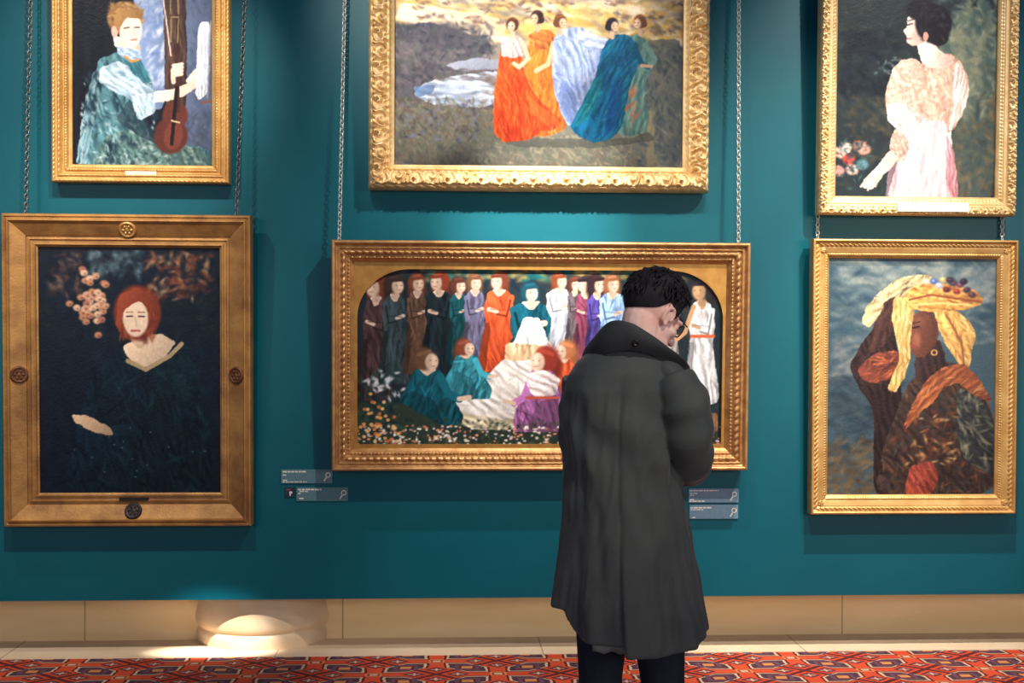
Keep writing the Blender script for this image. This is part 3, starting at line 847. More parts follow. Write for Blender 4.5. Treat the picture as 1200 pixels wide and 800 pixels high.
    P.poly([(1092, 440), (1108, 428), (1134, 424), (1150, 440), (1168, 470), (1150, 466), (1128, 448), (1108, 452), (1090, 470), (1070, 496), (1062, 500), (1074, 470)], (140, 76, 48), cols=[(196, 126, 70), (96, 48, 38), (210, 156, 96), (120, 56, 44)], n=120, ln=11, ang=140, jit=24)
    return P


def paint_bottom_left():
    # plain generic stand-in: a half length sitter in a dark gown against foliage
    P = Paint(42, 291, 257, 579, (16, 26, 40), seed=14)
    P.dabs(42, 291, 257, 400, [(20, 32, 46), (28, 36, 44), (14, 24, 38), (36, 36, 40)], 320, 14, 5, 40, 60, a=.5)
    P.dabs(42, 400, 257, 578, [(14, 26, 42), (18, 34, 48), (12, 22, 36)], 320, 16, 5, 70, 40, a=.5)
    P.dabs(100, 296, 165, 326, [(84, 104, 112), (58, 80, 84), (120, 138, 146), (40, 56, 60)], 80, 8, 4, 20, 50, a=.6)
    P.dabs(56, 300, 92, 350, [(74, 52, 48), (120, 92, 80), (44, 36, 42)], 70, 8, 3.6, 50, 50, a=.7)
    P.dabs(170, 298, 246, 352, [(130, 70, 48), (92, 48, 40), (176, 124, 84), (64, 40, 40), (190, 150, 110)], 150, 9, 3.4, 20, 55, a=.75)
    for _ in range(46):
        x, y = P.r.normal(104, 11), P.r.normal(356, 17)
        c = [(206, 150, 120), (226, 180, 146), (170, 108, 88), (190, 130, 96)][P.r.integers(4)]
        P.ell(x, y, 4.4, 3.6, c, soft=.6)
        P.ell(x + 1, y + 1, 1.8, 1.4, shade(c, .7), soft=.6)
    # gown
    P.poly([(120, 424), (146, 406), (196, 404), (224, 424), (240, 470), (248, 578), (70, 578), (86, 500), (100, 450)], (13, 29, 41), cols=[(16, 39, 50), (9, 20, 34), (20, 45, 54), (11, 25, 38)], n=240, ln=24, wd=3, ang=75, jit=35)
    P.dabs(180, 400, 236, 470, [(18, 46, 54), (14, 36, 46)], 60, 20, 3, 60, 30, a=.6)
    P.poly([(140, 408), (160, 396), (186, 392), (204, 402), (190, 420), (168, 432), (150, 424)], (228, 196, 164))
    P.line([(146, 424), (168, 434), (196, 418), (210, 404)], 5, (176, 150, 112))
    P.poly([(150, 366), (168, 366), (178, 396), (160, 412), (148, 398)], (220, 184, 152))
    # hair and face turned to the other side
    P.ell(158, 368, 28, 32, (118, 50, 36))
    P.dabs(138, 346, 178, 398, [(150, 70, 44), (92, 38, 32), (172, 88, 54)], 90, 12, 2.2, 80, 25)
    P.ell(156, 374, 15, 22, (234, 204, 174))
    P.poly([(136, 348), (158, 338), (180, 350), (176, 366), (160, 354), (142, 364), (138, 392), (132, 380)], (134, 60, 40))
    for x in (149, 163):
        P.line([(x - 3.4, 372), (x + 3.4, 372)], 1.8, (70, 52, 50))
        P.line([(x - 4, 367), (x + 4, 367)], 1.1, (140, 90, 66))
    P.line([(156, 373), (157, 383)], 1.3, (206, 166, 138))
    P.line([(151, 389), (161, 389)], 2.2, (180, 84, 76))
    # folded hands low in the lap
    P.poly([(80, 486), (100, 488), (128, 504), (128, 512), (108, 508), (84, 496)], (214, 176, 138))
    P.poly([(124, 500), (150, 498), (156, 508), (130, 514)], (18, 38, 50))
    for _ in range(16):
        P.ell(P.r.uniform(80, 240), P.r.uniform(500, 565), 1.2, 1.0, (60, 84, 92))
    return P


def paint_centre():
    # plain generic stand-in: a company of robed people in a flower garden
    P = Paint(414, 299, 851, 526, (34, 44, 50), seed=21, wob=.8)
    P.dabs(414, 299, 851, 400, [(24, 54, 60), (40, 40, 46), (20, 40, 56), (70, 60, 50)], 400, 14, 5, 80, 30, a=.6)
    P.dabs(480, 308, 800, 322, [(180, 150, 84), (20, 96, 100), (150, 120, 70), (24, 80, 86)], 150, 12, 4, 4, 14)
    P.dabs(735, 330, 851, 520, [(26, 46, 52), (44, 60, 58), (30, 36, 44)], 260, 12, 4, 80, 40, a=.6)
    row = [(440, 318, 150, 44, (70, 50, 52), (110, 58, 38)), (462, 318, 130, 40, (52, 66, 70), (60, 44, 40)), (488, 316, 120, 34, (96, 70, 56), (120, 64, 44)),
           (513, 314, 124, 46, (28, 40, 46), (130, 56, 38)), (536, 320, 104, 30, (22, 70, 76), (90, 52, 40)), (555, 316, 110, 36, (96, 92, 116), (120, 80, 56)),
           (583, 313, 120, 50, (190, 74, 40), (110, 56, 40)), (654, 314, 104, 44, (186, 188, 198), (130, 64, 40)), (672, 318, 96, 26, (90, 80, 84), (96, 52, 40)),
           (684, 318, 110, 34, (124, 60, 84), (40, 32, 40)), (698, 316, 124, 34, (74, 62, 130), (50, 34, 36)), (716, 316, 120, 44, (140, 172, 214), (150, 96, 66)), (742, 322, 110, 30, (90, 70, 60), (70, 46, 40)),
           (782, 320, 130, 34, (176, 166, 158), (130, 66, 42))]
    for i, (x, y, h, w, rb, hr) in enumerate(row):
        gown(P, x, y, h, w, rb, hr, turn=(-1, 1, .4)[i % 3], fold=22)
    # a tall teal cloak over a white gown, a white robe with an orange sash
    gown(P, 620, 326, 130, 70, (16, 74, 88), (24, 70, 84), fold=30)
    P.poly([(612, 366), (630, 366), (640, 392), (652, 410), (590, 412), (602, 392)], (236, 230, 224), cols=[(250, 246, 240), (206, 204, 208)], n=30, ln=16, ang=80, jit=20)
    gown(P, 822, 320, 152, 44, (228, 224, 224), (50, 44, 50), (206, 162, 120), turn=-1, fold=16)
    P.line([(810, 388), (836, 388)], 4, (214, 98, 60))
    P.line([(812, 352), (802, 384), (792, 392)], 5.5, (204, 156, 112))
    # white drapery over the lawn
    P.poly([(520, 470), (560, 450), (584, 420), (610, 406), (644, 412), (652, 440), (630, 480), (580, 500), (540, 498)], (226, 216, 206), cols=[(244, 238, 232), (196, 184, 172), (234, 224, 212)], n=120, ln=24, wd=2.4, ang=35, jit=30)
    P.poly([(590, 396), (640, 400), (644, 416), (590, 420)], (206, 168, 130), cols=[(226, 196, 160), (160, 120, 90)], n=16, ln=10)
    P.poly([(516, 466), (540, 482), (590, 492), (626, 486), (620, 502), (560, 504), (524, 492)], (208, 192, 160), cols=[(230, 220, 196), (170, 150, 116)], n=60, ln=16, ang=14, jit=20)
    seated(P, 545, 394, 72, 54, (52, 132, 146), (124, 66, 46), turn=1)
    seated(P, 500, 406, 96, 74, (18, 76, 88), (100, 72, 52), turn=1)
    seated(P, 660, 396, 80, 44, (206, 82, 50), (170, 104, 66), turn=-1)
    seated(P, 634, 404, 108, 66, (150, 92, 140), (130, 48, 36), turn=-1)
    P.poly([(612, 436), (636, 430), (656, 440), (650, 462), (622, 462)], (226, 208, 204), cols=[(242, 230, 226), (200, 172, 176)], n=24, ln=9, ang=30, jit=40)
    P.line([(616, 464), (652, 464)], 3.5, (190, 84, 60))
    # flowers
    P.poly([(414, 470), (470, 470), (520, 500), (600, 506), (700, 506), (851, 480), (851, 528), (414, 528)], (40, 52, 44))
    P.dabs(416, 490, 851, 526, [(36, 56, 48), (60, 74, 54), (28, 40, 44), (84, 84, 60)], 500, 5, 2, 70, 50)
    for _ in range(420):
        x, y = P.r.uniform(416, 850), P.r.uniform(498, 525)
        c = [(226, 220, 206), (206, 196, 170), (222, 150, 110), (240, 236, 226), (190, 120, 90), (210, 180, 190)][P.r.integers(6)]
        P.ell(x, y, P.r.uniform(.9, 2.2), P.r.uniform(.8, 1.8), c, soft=.5)
    P.dabs(418, 430, 470, 500, [(30, 56, 54), (50, 78, 66), (22, 40, 44)], 120, 10, 2.4, 80, 35)
    for _ in range(26):
        x, y = P.r.normal(446, 12), P.r.normal(448, 11)
        P.dabs(x - 1, y - 1, x + 1, y + 1, [(196, 200, 204), (226, 226, 226)], 3, 6, 1.8, P.r.uniform(0, 180), 30)
    for _ in range(46):
        x, y = P.r.normal(440, 14), P.r.normal(494, 14)
        P.ell(x, y, 2.2, 2.0, [(226, 160, 90), (236, 190, 130), (206, 110, 60)][P.r.integers(3)], soft=.5)
    P.poly([(824, 484), (842, 482), (844, 506), (824, 506)], (130, 96, 66), cols=[(160, 124, 84)], n=8, ln=8)
    return P


def canvas_mesh(name, P, W, H, x0, z0, y, depth, material, parent, step=1.5):
    """painted canvas on its stretcher: W x H metres, lower left corner (x0, z0), face at y"""
    im = P.finish()
    nx, nz = int(P.w / step), int(P.h / step)
    jj = np.linspace(0, P.w - 1, nx)
    ii = np.linspace(0, P.h - 1, nz)
    k = 1
    ji, ij = np.clip(np.round(jj).astype(int), 1, P.w - 2), np.clip(np.round(ii).astype(int), 1, P.h - 2)
    c = np.zeros((nz, nx, 3))
    for a in (-1, 0, 1):
        for b in (-1, 0, 1):
            c += im[np.ix_(ij + a, ji + b)] * (4 if a == b == 0 else 1)
    c /= 12.0
    c = c / 255.0
    c = np.where(c <= 0.04045, c / 12.92, ((c + 0.055) / 1.055) ** 2.4)
    X = x0 + W * jj / (P.w - 1)
    Z = z0 + H * (1 - ii / (P.h - 1))
    XX, ZZ = np.meshgrid(X, Z)
    lum = c.mean(2)
    YY = y - 0.0006 * vnoise(XX * 260, ZZ * 190, 3)
    v = np.stack([XX, YY, ZZ], 2).reshape(-1, 3)
    n = nx * nz
    idx = np.arange(n).reshape(nz, nx)
    f = np.stack([idx[1:, :-1], idx[1:, 1:], idx[:-1, 1:], idx[:-1, :-1]], 2).reshape(-1, 4)
    # the edges and the back of the stretcher
    rim = np.concatenate([idx[0, :], idx[1:, -1], idx[-1, -2::-1], idx[-2:0:-1, 0]])
    back = v[rim].copy()
    back[:, 1] += depth
    m = len(rim)
    bi = n + np.arange(m)
    side = np.stack([rim, np.roll(rim, -1), np.roll(bi, -1), bi], 1)
    me = bpy.data.meshes.new(name)
    faces = f.tolist() + side.tolist() + [list(range(n, n + m))]
    me.from_pydata(np.concatenate([v, back]).tolist(), [], faces)
    at_ = me.attributes.new('paint', 'FLOAT_COLOR', 'POINT')
    cc = np.ones((n + m, 4))
    cc[:n, :3] = c.reshape(-1, 3)
    cc[n:, :3] = 0.3
    at_.data.foreach_set('color', cc.ravel().astype(np.float32))
    me.polygons.foreach_set('use_smooth', [True] * len(f) + [False] * (m + 1))
    me.materials.append(material)
    o = bpy.data.objects.new(name, me)
    COL.objects.link(o)
    o.parent = parent
    return o


def paint_material(name, rough=0.38):
    m = bpy.data.materials.new(name)
    m.use_nodes = True
    nt = m.node_tree
    b = nt.nodes['Principled BSDF']
    a = nt.nodes.new('ShaderNodeAttribute')
    a.attribute_name = 'paint'
    nt.links.new(a.outputs['Color'], b.inputs['Base Color'])
    b.inputs['Roughness'].default_value = rough
    b.inputs['Specular IOR Level'].default_value = 0.16
    return m


M['oil'] = paint_material('varnished oil paint')
# ------------------------------------------------------------------ picture frames
def prof_dense(prof, du=0.003):
    us, hs = [], []
    for (ua, ha), (ub, hb) in zip(prof, prof[1:]):
        n = max(1, int(math.hypot(ub - ua, hb - ha) / du))
        for k in range(n):
            us.append(ua + (ub - ua) * k / n)
            hs.append(ha + (hb - ha) * k / n)
    us.append(prof[-1][0])
    hs.append(prof[-1][1])
    return np.array(us), np.array(hs)


def frame_mesh(W, H, prof, orn=None, ds=0.004, du=0.003, flat=False):
    """a moulding run round a W x H rectangle, mitred; x across, z up (0 .. H), front towards -y; orn(s, u) raises the carving"""
    us, hs = prof_dense(prof, du)
    m = MB()
    for side in range(4):
        L = W if side % 2 == 0 else H
        n = max(8, int(L / ds)) if orn else 2
        t = np.linspace(0, 1, n)
        T, U = np.meshgrid(t, us, indexing='ij')
        Hh = np.broadcast_to(hs, T.shape).copy()
        S = U + T * (L - 2 * U) - L / 2
        if orn:
            edge = np.clip((L / 2 - U - np.abs(S)) / 0.012, 0, 1)
            Hh = Hh + orn(S, U) * edge
        if side == 0:
            X, Z = S, U
        elif side == 1:
            X, Z = W / 2 - U, H / 2 + S
        elif side == 2:
            X, Z = -S, H - U
        else:
            X, Z = -W / 2 + U, H / 2 - S
        m.grid(np.stack([X, -Hh, Z], 2).reshape(-1, 3).tolist(), n, len(us), flip=False)
    o = len(m.v)
    m.v += [(-W / 2, 0, 0), (W / 2, 0, 0), (W / 2, 0, H), (-W / 2, 0, H)]
    m.f.append((o, o + 3, o + 2, o + 1))
    return m


def bumpband(U, a, b):
    """0 outside [a, b], a half round inside"""
    t = (U - a) / (b - a)
    return np.where((t > 0) & (t < 1), np.sqrt(np.clip(4 * t * (1 - t), 0, 1)), 0.0)


def rope(S, U, a, b, p, amp):
    return bumpband(U, a, b) * amp * (0.5 + 0.5 * np.sin(2 * PI * (S / p + 0.9 * (U - a) / (b - a))))


def beads(S, U, a, b, p, amp):
    return bumpband(U, a, b) * amp * np.abs(np.sin(PI * S / p))


def scroll(S, U, a, b, p, amp):
    """running acanthus scrolls: spirals turning alternately, leaf tips between"""
    c = (a + b) / 2
    hw = (b - a) / 2
    k = np.floor(S / p)
    x = S - (k + 0.5) * p
    sg = np.where(k % 2 == 0, 1.0, -1.0)
    y = (U - c) * sg
    yy = y + 0.25 * hw
    r = np.hypot(x, yy)
    th = np.arctan2(yy, x * sg)
    sp = np.cos(th - r / (hw * 1.05) * 2 * PI * 0.95)
    body = np.clip(sp + 0.25, 0, 1) * np.clip(1.25 - r / (hw * 1.25), 0, 1) ** 0.6
    leaf = np.clip(np.sin(2 * PI * (x / p * 3 + y / hw * 0.55)) + 0.1, 0, 1) * np.clip((r - hw * 0.75) / (hw * 0.4), 0, 1)
    vein = 0.25 * np.sin(th * 9 + r * 500)
    h = np.maximum(body, 0.85 * leaf) * (1 + 0.25 * vein)
    return amp * h * np.clip(bumpband(U, a, b) * 1.6, 0, 1)


def leafband(S, U, a, b, p, amp):
    t = (U - a) / (b - a)
    w = np.abs(((S / p + 0.35 * t) % 1.0) - 0.5) * 2
    h = np.clip(1 - w / np.clip(1 - 0.6 * np.abs(t - 0.4), 0.2, 1), 0, 1) ** 0.6
    return amp * h * np.clip(bumpband(U, a, b) * 1.5, 0, 1)


def hang(name, px, sight, lean, back, label):
    """an empty at the foot of a picture: px = outer corners (left, right, top, bottom) read off the photograph, taken to the wall"""
    xl, xr, yt, yb = px
    yf = -0.085
    a, b = at(xl, (yt + yb) / 2, yf), at(xr, (yt + yb) / 2, yf)
    top, bot = at((xl + xr) / 2, yt, yf - 0.02), at((xl + xr) / 2, yb, yf + 0.03)
    W, H = b.x - a.x, top.z - bot.z
    root = empty(name, ((a.x + b.x) / 2, -back, bot.z), (math.radians(lean), 0, 0))
    tag(root, label, 'painting')
    sx = W / (xr - xl)
    sz = H / (yb - yt)
    i = (sight[0] - xl) * sx, (xr - sight[1]) * sx, (sight[2] - yt) * sz, (yb - sight[3]) * sz
    return root, W, H, i


def put_canvas(P, root, W, H, ins, y, mat_=None):
    l, r, t, b = ins
    e = 0.004
    return canvas_mesh('canvas', P, W - l - r + 2 * e, H - t - b + 2 * e, -W / 2 + l - e, b - e, y, 0.02, mat_ or M['oil'], root)


def plate(name, c, size, material, root):
    m = MB()
    m.box((0, 0, 0), (size[0], 0.005, size[1]))
    for sx in (-1, 1):
        m.lathe([(0.0, 0.0045), (0.002, 0.004), (0.0025, 0.002)], 10, c=(sx * (size[0] / 2 - 0.006), 0, 0), axis='Y')
    o = m.build(name, material, root, smooth=False)
    o.location = c
    return o


# -- lower left: broad bevelled frame with four roundels
root, W, H, ins = hang('framed_painting', (5.5, 295.5, 251, 615), (43, 256, 292, 577), 2.2, 0.02,
                       'painting of a red haired sitter in a broad gilt frame with four roundels')
w = sum(ins[:3]) / 3
l = (ins[0] + ins[1]) / 2
pr = [(0, 0), (0, 0.062), (0.004, 0.07), (0.012, 0.071), (0.017, 0.064), (0.02, 0.066), (0.026, 0.074), (0.033, 0.075), (0.038, 0.066), (0.042, 0.064), (l - 0.055, 0.034), (l - 0.053, 0.026), (l - 0.047, 0.026),
      (l - 0.045, 0.033), (l - 0.036, 0.035), (l - 0.032, 0.028), (l - 0.02, 0.028), (l - 0.018, 0.033), (l - 0.011, 0.034), (l - 0.007, 0.026), (l, 0.022), (l, 0.006)]
frame_mesh(W, H, pr).build('frame', M['gold_old'], root, smooth=False)
put_canvas(paint_bottom_left(), root, W, H, (l, l, l, l), -0.012)


def roundel(c, material, tilt_axis, parent, tilt):
    m = MB()
    m.lathe([(0.0, 0.010), (0.006, 0.011), (0.010, 0.006), (0.016, 0.008), (0.022, 0.0075), (0.026, 0.005), (0.031, 0.010), (0.036, 0.011), (0.040, 0.008), (0.042, 0.0), (0.042, -0.014)], 40, axis='Y')
    for k in range(6):
        an = k * PI / 3
        m.ellipsoid((0.019 * math.cos(an), -0.008, 0.019 * math.sin(an)), (0.0075, 0.005, 0.0045), Matrix.Rotation(-an, 3, 'Y'), 10, 6)
    o = m.build('roundel', material, parent)
    o.location = c
    o.rotation_euler = tilt
    return o


sl = math.atan2(0.064 - 0.034, l - 0.055 - 0.042)
um = (0.042 + l - 0.055) / 2
hm = -0.049
roundel((0, hm, H - um), M['gold'], 'X', root, (sl, 0, 0))
o = roundel((-W / 2 + um, hm, H / 2 - 0.02), M['brown_medal'], 'Z', root, (0, 0, sl))
o['label'] = 'brown roundel'
o = roundel((W / 2 - um, hm, H / 2 - 0.02), M['brown_medal'], 'Z', root, (0, 0, -sl))
o['label'] = 'brown roundel'
o = roundel((0.02, hm, um), M['dark_wood'], 'X', root, (-sl, 0, 0))
o['label'] = 'dark roundel'
plate('name_plate', (0.02, -0.037, l - 0.028), (0.14, 0.016), M['dark_wood'], root)
LOWER_LEFT = root, W, H

# -- upper left
root, W, H, ins = hang('framed_painting', (60, 269, -82, 214.5), (81, 245.5, -61, 194), 1.2, 0.02,
                       'painting of a woman in teal satin with a violin in a plain gilt frame')
l = (ins[0] + ins[1]) / 2
pr = [(0, 0), (0, 0.05), (0.004, 0.058), (0.012, 0.06), (0.02, 0.052), (0.024, 0.05), (0.03, 0.054), (0.036, 0.056), (0.042, 0.05), (l - 0.04, 0.034), (l - 0.034, 0.036), (l - 0.028, 0.04), (l - 0.02, 0.036), (l - 0.016, 0.03), (l, 0.022), (l, 0.006)]


def orn_ul(S, U):
    return rope(S, U, 0.003, 0.019, 0.022, 0.004) + beads(S, U, l - 0.034, l - 0.02, 0.014, 0.005) + leafband(S, U, 0.03, 0.042, 0.026, 0.003)


frame_mesh(W, H, pr, orn_ul).build('frame', M['gold'], root)
put_canvas(paint_top_left(), root, W, H, (l, l, l, l), -0.012)
plate('name_plate', (0.0, -0.052, l * 0.5), (0.15, 0.022), M['ivory'], root)

# -- upper centre: deep carved frame, glazed
root, W, H, ins = hang('framed_painting', (432, 831, -78, 224), (462.5, 802, -41, 194.5), 1.6, 0.02,
                       'painting of five robed women in a landscape, in a heavily carved gilt frame')
l = (ins[0] + ins[1]) / 2
pr = [(0, 0), (0, 0.05), (0.003, 0.062), (0.010, 0.082), (0.02, 0.096), (0.03, 0.102), (0.045, 0.100), (0.075, 0.084), (0.088, 0.062), (0.094, 0.06), (0.102, 0.062), (l - 0.02, 0.046), (l - 0.015, 0.04), (l, 0.03), (l, 0.006)]


def orn_uc(S, U):
    return scroll(S, U, 0.022, 0.092, 0.082, 0.030) + leafband(S, U, 0.0005, 0.018, 0.05, 0.012) + beads(S, U, 0.094, 0.106, 0.04, 0.010) + leafband(S, U, l - 0.03, l - 0.012, 0.03, 0.005)


frame_mesh(W, H, pr, orn_uc, 0.0035, 0.0026).build('frame', M['gold_pale'], root)
put_canvas(paint_top_centre(), root, W, H, (l, l, l, l), -0.012)
gm = bpy.data.materials.new('picture glass')
gm.use_nodes = True
nt = gm.node_tree
nt.nodes.remove(nt.nodes['Principled BSDF'])
tr = nt.nodes.new('ShaderNodeBsdfTransparent')
gl = nt.nodes.new('ShaderNodeBsdfGlossy')
gl.inputs['Roughness'].default_value = 0.02
fr = nt.nodes.new('ShaderNodeFresnel')
fr.inputs['IOR'].default_value = 1.45
mx = nt.nodes.new('ShaderNodeMixShader')
nt.links.new(fr.outputs[0], mx.inputs[0])
nt.links.new(tr.outputs[0], mx.inputs[1])
nt.links.new(gl.outputs[0], mx.inputs[2])
nt.links.new(mx.outputs[0], nt.nodes['Material Output'].inputs['Surface'])
mb = MB()
mb.box((0, -0.018, H / 2), (W - 2 * l + 0.006, 0.003, H - 2 * l + 0.006))
mb.build('glass_pane', gm, root, smooth=False)
UPPER_CENTRE = root, W, H

# -- upper right: pale leafy frame, tall
root, W, H, ins = hang('framed_painting', (958, 1188.5, -122, 253), (978, 1165, -102, 233), 2.0, 0.05,
                       'painting of a dark haired woman in a pink gown, in a pale leafy frame')
l = (ins[0] + ins[1]) / 2
pr = [(0, 0), (0, 0.045), (0.004, 0.056), (0.012, 0.064), (0.026, 0.066), (0.042, 0.058), (0.05, 0.048), (0.056, 0.05), (0.062, 0.05), (l - 0.018, 0.036), (l - 0.012, 0.038), (l - 0.004, 0.03), (l, 0.024), (l, 0.006)]


def orn_ur(S, U):
    return scroll(S, U, 0.006, 0.046, 0.052, 0.014) + leafband(S, U, 0.0005, 0.012, 0.03, 0.006) + beads(S, U, l - 0.026, l - 0.014, 0.018, 0.005)


frame_mesh(W, H, pr, orn_ur, 0.0035, 0.0026).build('frame', M['gold_pale'], root)
put_canvas(paint_top_right(), root, W, H, (l, l, l, l), -0.012)
plate('name_plate', (0.07, -0.078, l * 0.42), (0.36, 0.045), M['ivory'], root)

# -- lower right: rope edged frame
root, W, H, ins = hang('framed_painting', (951.5, 1192, 280, 601.5), (973, 1170.5, 300, 580), 1.2, 0.012,
                       'painting of a draped woman carrying a basket, in a rope edged gilt frame')
l = (ins[0] + ins[1]) / 2
pr = [(0, 0), (0, 0.058), (0.003, 0.064), (0.010, 0.066), (0.014, 0.06), (0.018, 0.05), (0.022, 0.048), (0.034, 0.048), (0.038, 0.044), (0.042, 0.046), (l - 0.028, 0.040), (l - 0.024, 0.036), (l - 0.012, 0.034), (l - 0.008, 0.03), (l, 0.022), (l, 0.006)]


def orn_lr(S, U):
    return rope(S, U, 0.020, 0.036, 0.024, 0.010) + beads(S, U, l - 0.024, l - 0.011, 0.013, 0.006)


frame_mesh(W, H, pr, orn_lr).build('frame', M['gold'], root)
put_canvas(paint_bottom_right(), root, W, H, (l, l, l, l), -0.012)
for sx in (-1, 1):
    for sz in (0, 1):
        m_ = MB()
        m_.lathe([(0, 0.008), (0.004, 0.008), (0.007, 0.005), (0.010, 0.006), (0.013, 0.003), (0.014, -0.006)], 16, axis='Y')
        for k in range(5):
            an = k * 2 * PI / 5
            m_.ellipsoid((0.010 * math.cos(an), -0.004, 0.010 * math.sin(an)), (0.005, 0.004, 0.005), None, 8, 5)
        o = m_.build('corner_rosette', M['gold'], root)
        uu = 0.055
        o.location = (sx * (W / 2 - uu), -0.044, uu if sz == 0 else H - uu)
LOWER_RIGHT = root, W, H

# -- lower centre: wide frame, gilded spandrel with rounded upper corners
root, W, H, ins = hang('framed_painting', (389.5, 875, 282.5, 549), (414, 850, 303, 525), 3.0, 0.02,
                       'wide painting of robed people in a garden, in a moulded gilt frame')
l = (ins[0] + ins[1]) / 2
pr = [(0, 0), (0, 0.085), (0.003, 0.094), (0.010, 0.097), (0.017, 0.094), (0.020, 0.084), (0.026, 0.076), (0.031, 0.076), (0.034, 0.080), (0.038, 0.080), (0.042, 0.070), (0.046, 0.068), (0.056, 0.075), (0.066, 0.070), (0.070, 0.058),
      (0.076, 0.056), (0.084, 0.060), (0.090, 0.050), (l - 0.006, 0.040), (l, 0.034), (l, 0.006)]


def orn_lc(S, U):
    return leafband(S, U, 0.045, 0.068, 0.034, 0.008) + beads(S, U, 0.074, 0.088, 0.018, 0.006) + rope(S, U, 0.030, 0.040, 0.03, 0.003)


frame_mesh(W, H, pr, orn_lc).build('frame', M['bronze_gold'], root)
put_canvas(paint_centre(), root, W, H, (l, l, l, l), -0.012)
mb = MB()
IW, IH = W - 2 * l, H - 2 * l
sw, sb_, st = 0.016, 0.018, 0.034
R = 0.26
op, outer = [], []
n = 24


def inner_pt(side, k):
    pass


x0, x1, z0, z1 = -IW / 2 + sw, IW / 2 - sw, l + sb_, l + IH - st
ring = [(x0, z0), (x1, z0)]
ring += [(x1, z0 + (z1 - R * 0.92 - z0) * k / 6) for k in range(1, 6)]
ring += [(x1 - R + R * math.cos(PI / 2 * k / n), z1 - R * 0.92 + R * 0.92 * math.sin(PI / 2 * k / n)) for k in range(n + 1)]
ring += [(x1 - R + (x0 + R - (x1 - R)) * k / 10, z1) for k in range(1, 10)]
ring += [(x0 + R - R * math.sin(PI / 2 * k / n), z1 - R * 0.92 + R * 0.92 * math.cos(PI / 2 * k / n)) for k in range(n + 1)]
ring += [(x0, z1 - R * 0.92 + (z0 - (z1 - R * 0.92)) * k / 6) for k in range(1, 6)]
X0, X1, Z0, Z1 = -IW / 2 - 0.004, IW / 2 + 0.004, l - 0.004, l + IH + 0.004


def outer_pt(x, z):
    """push a point of the opening out to the rectangle"""
    dl, dr, db, dt = x - x0, x1 - x, z - z0, z1 - z
    if db < 1e-6:
        return (X0 if dl < 1e-6 else X1 if dr < 1e-6 else x, Z0)
    if dl < 1e-6 and z < z1 - R:
        return (X0, z)
    if dr < 1e-6 and z < z1 - R:
        return (X1, z)
    if dt < 1e-6:
        return (x, Z1)
    if x > 0:
        u, v = x - (x1 - R), z - (z1 - R * 0.92)
        k = math.atan2(v / 0.92, u)
        return (X1, z1 - R * 0.92 + (Z1 - z1 + R * 0.92) * math.tan(k)) if k < PI / 4 else (x1 - R + (X1 - x1 + R) / math.tan(k), Z1)
    u, v = (x0 + R) - x, z - (z1 - R * 0.92)
    k = math.atan2(v / 0.92, u)
    return (X0, z1 - R * 0.92 + (Z1 - z1 + R * 0.92) * math.tan(k)) if k < PI / 4 else (x0 + R - (X1 - x1 + R) / math.tan(k), Z1)


pts = []
for (x, z) in ring:
    ox, oz = outer_pt(x, z)
    pts += [(ox, -0.030, oz), (x, -0.030, z), (x + 0.0, -0.026, z), (x, -0.0125, z)]
mb.grid(pts, len(ring), 4, wrap_u=True)
o = mb.build('spandrel', M['spandrel'], root, smooth=False)
fix_normals(o)
LOWER_CENTRE = root, W, H


# ------------------------------------------------------------------ chains
def chain(p0, p1, material, label):
    """a chain of interlocked links from the picture p0 up to the rail p1; one object"""
    p0, p1 = Vector(p0), Vector(p1)
    d = p1 - p0
    pitch = 0.0205
    n = int(d.length / pitch)
    t = d.normalized()
    sx = Vector((1, 0, 0))
    sx = (sx - t * sx.dot(t)).normalized()
    sy = t.cross(sx)
    m = MB()
    A, B, r = 0.0145, 0.0085, 0.0026
    for k in range(n):
        c = p0 + t * (pitch * (k + 0.5))
        an = math.radians(38) if k % 2 == 0 else math.radians(-38)
        u = sx * math.cos(an) + sy * math.sin(an)
        w_ = t.cross(u)
        pts = []
        for i in range(14):
            a = 2 * PI * i / 14
            cc = c + t * (A * math.sin(a)) + u * (B * math.cos(a))
            nn = (t * (B * math.sin(a)) + u * (A * math.cos(a))).normalized()
            for j in range(6):
                b = 2 * PI * j / 6
                pts.append(cc + nn * (r * math.cos(b)) + w_ * (r * math.sin(b)))
        m.grid(pts, 14, 6, wrap_u=True, wrap_v=True)
    o = m.build('hanging_chain', material)
    tag(o, label, 'chain', 'chains holding up the lower pictures')
    return o


def top_point(fr, px, py, dy=-0.045):
    root, W, H = fr
    lean = root.rotation_euler.x
    yb = root.location.y - H * math.sin(lean)
    p = at(px, py, yb + dy)
    return Vector((p.x, yb + dy, root.location.z + H * math.cos(lean) - (0.012 if dy < 0 else -0.004)))


def up_chain(fr, bx, by, tx, material, label, dy=-0.03):
    p0 = top_point(fr, bx, by, dy)
    p1 = Vector((0, -0.045 if dy < 0 else -0.012, 3.86))
    q = at(tx, 0, p0.y * 0.8)
    p1.x = p0.x + (q.x - p0.x) * (3.86 - p0.z) / max(0.2, q.z - p0.z)
    chain(p0, p1, material, label)


up_chain(LOWER_LEFT, 30, 250, 34.5, M['steel_dull'], 'dull steel chain rising left of the violin picture')
up_chain(LOWER_LEFT, 277, 250, 286, M['steel_dull'], 'dull steel chain rising right of the violin picture')
up_chain(LOWER_CENTRE, 397.5, 281, 403.5, M['steel'], 'steel chain holding the left end of the wide central picture')
up_chain(LOWER_CENTRE, 865.5, 284, 867, M['steel'], 'bright steel chain holding the right end of the wide central picture')
up_chain(LOWER_RIGHT, 958, 279, 961, M['steel'], 'chain above the left corner of the rope edged frame', 0.018)
up_chain(LOWER_RIGHT, 1174.5, 281, 1177, M['steel'], 'chain above the right corner of the rope edged frame', 0.018)


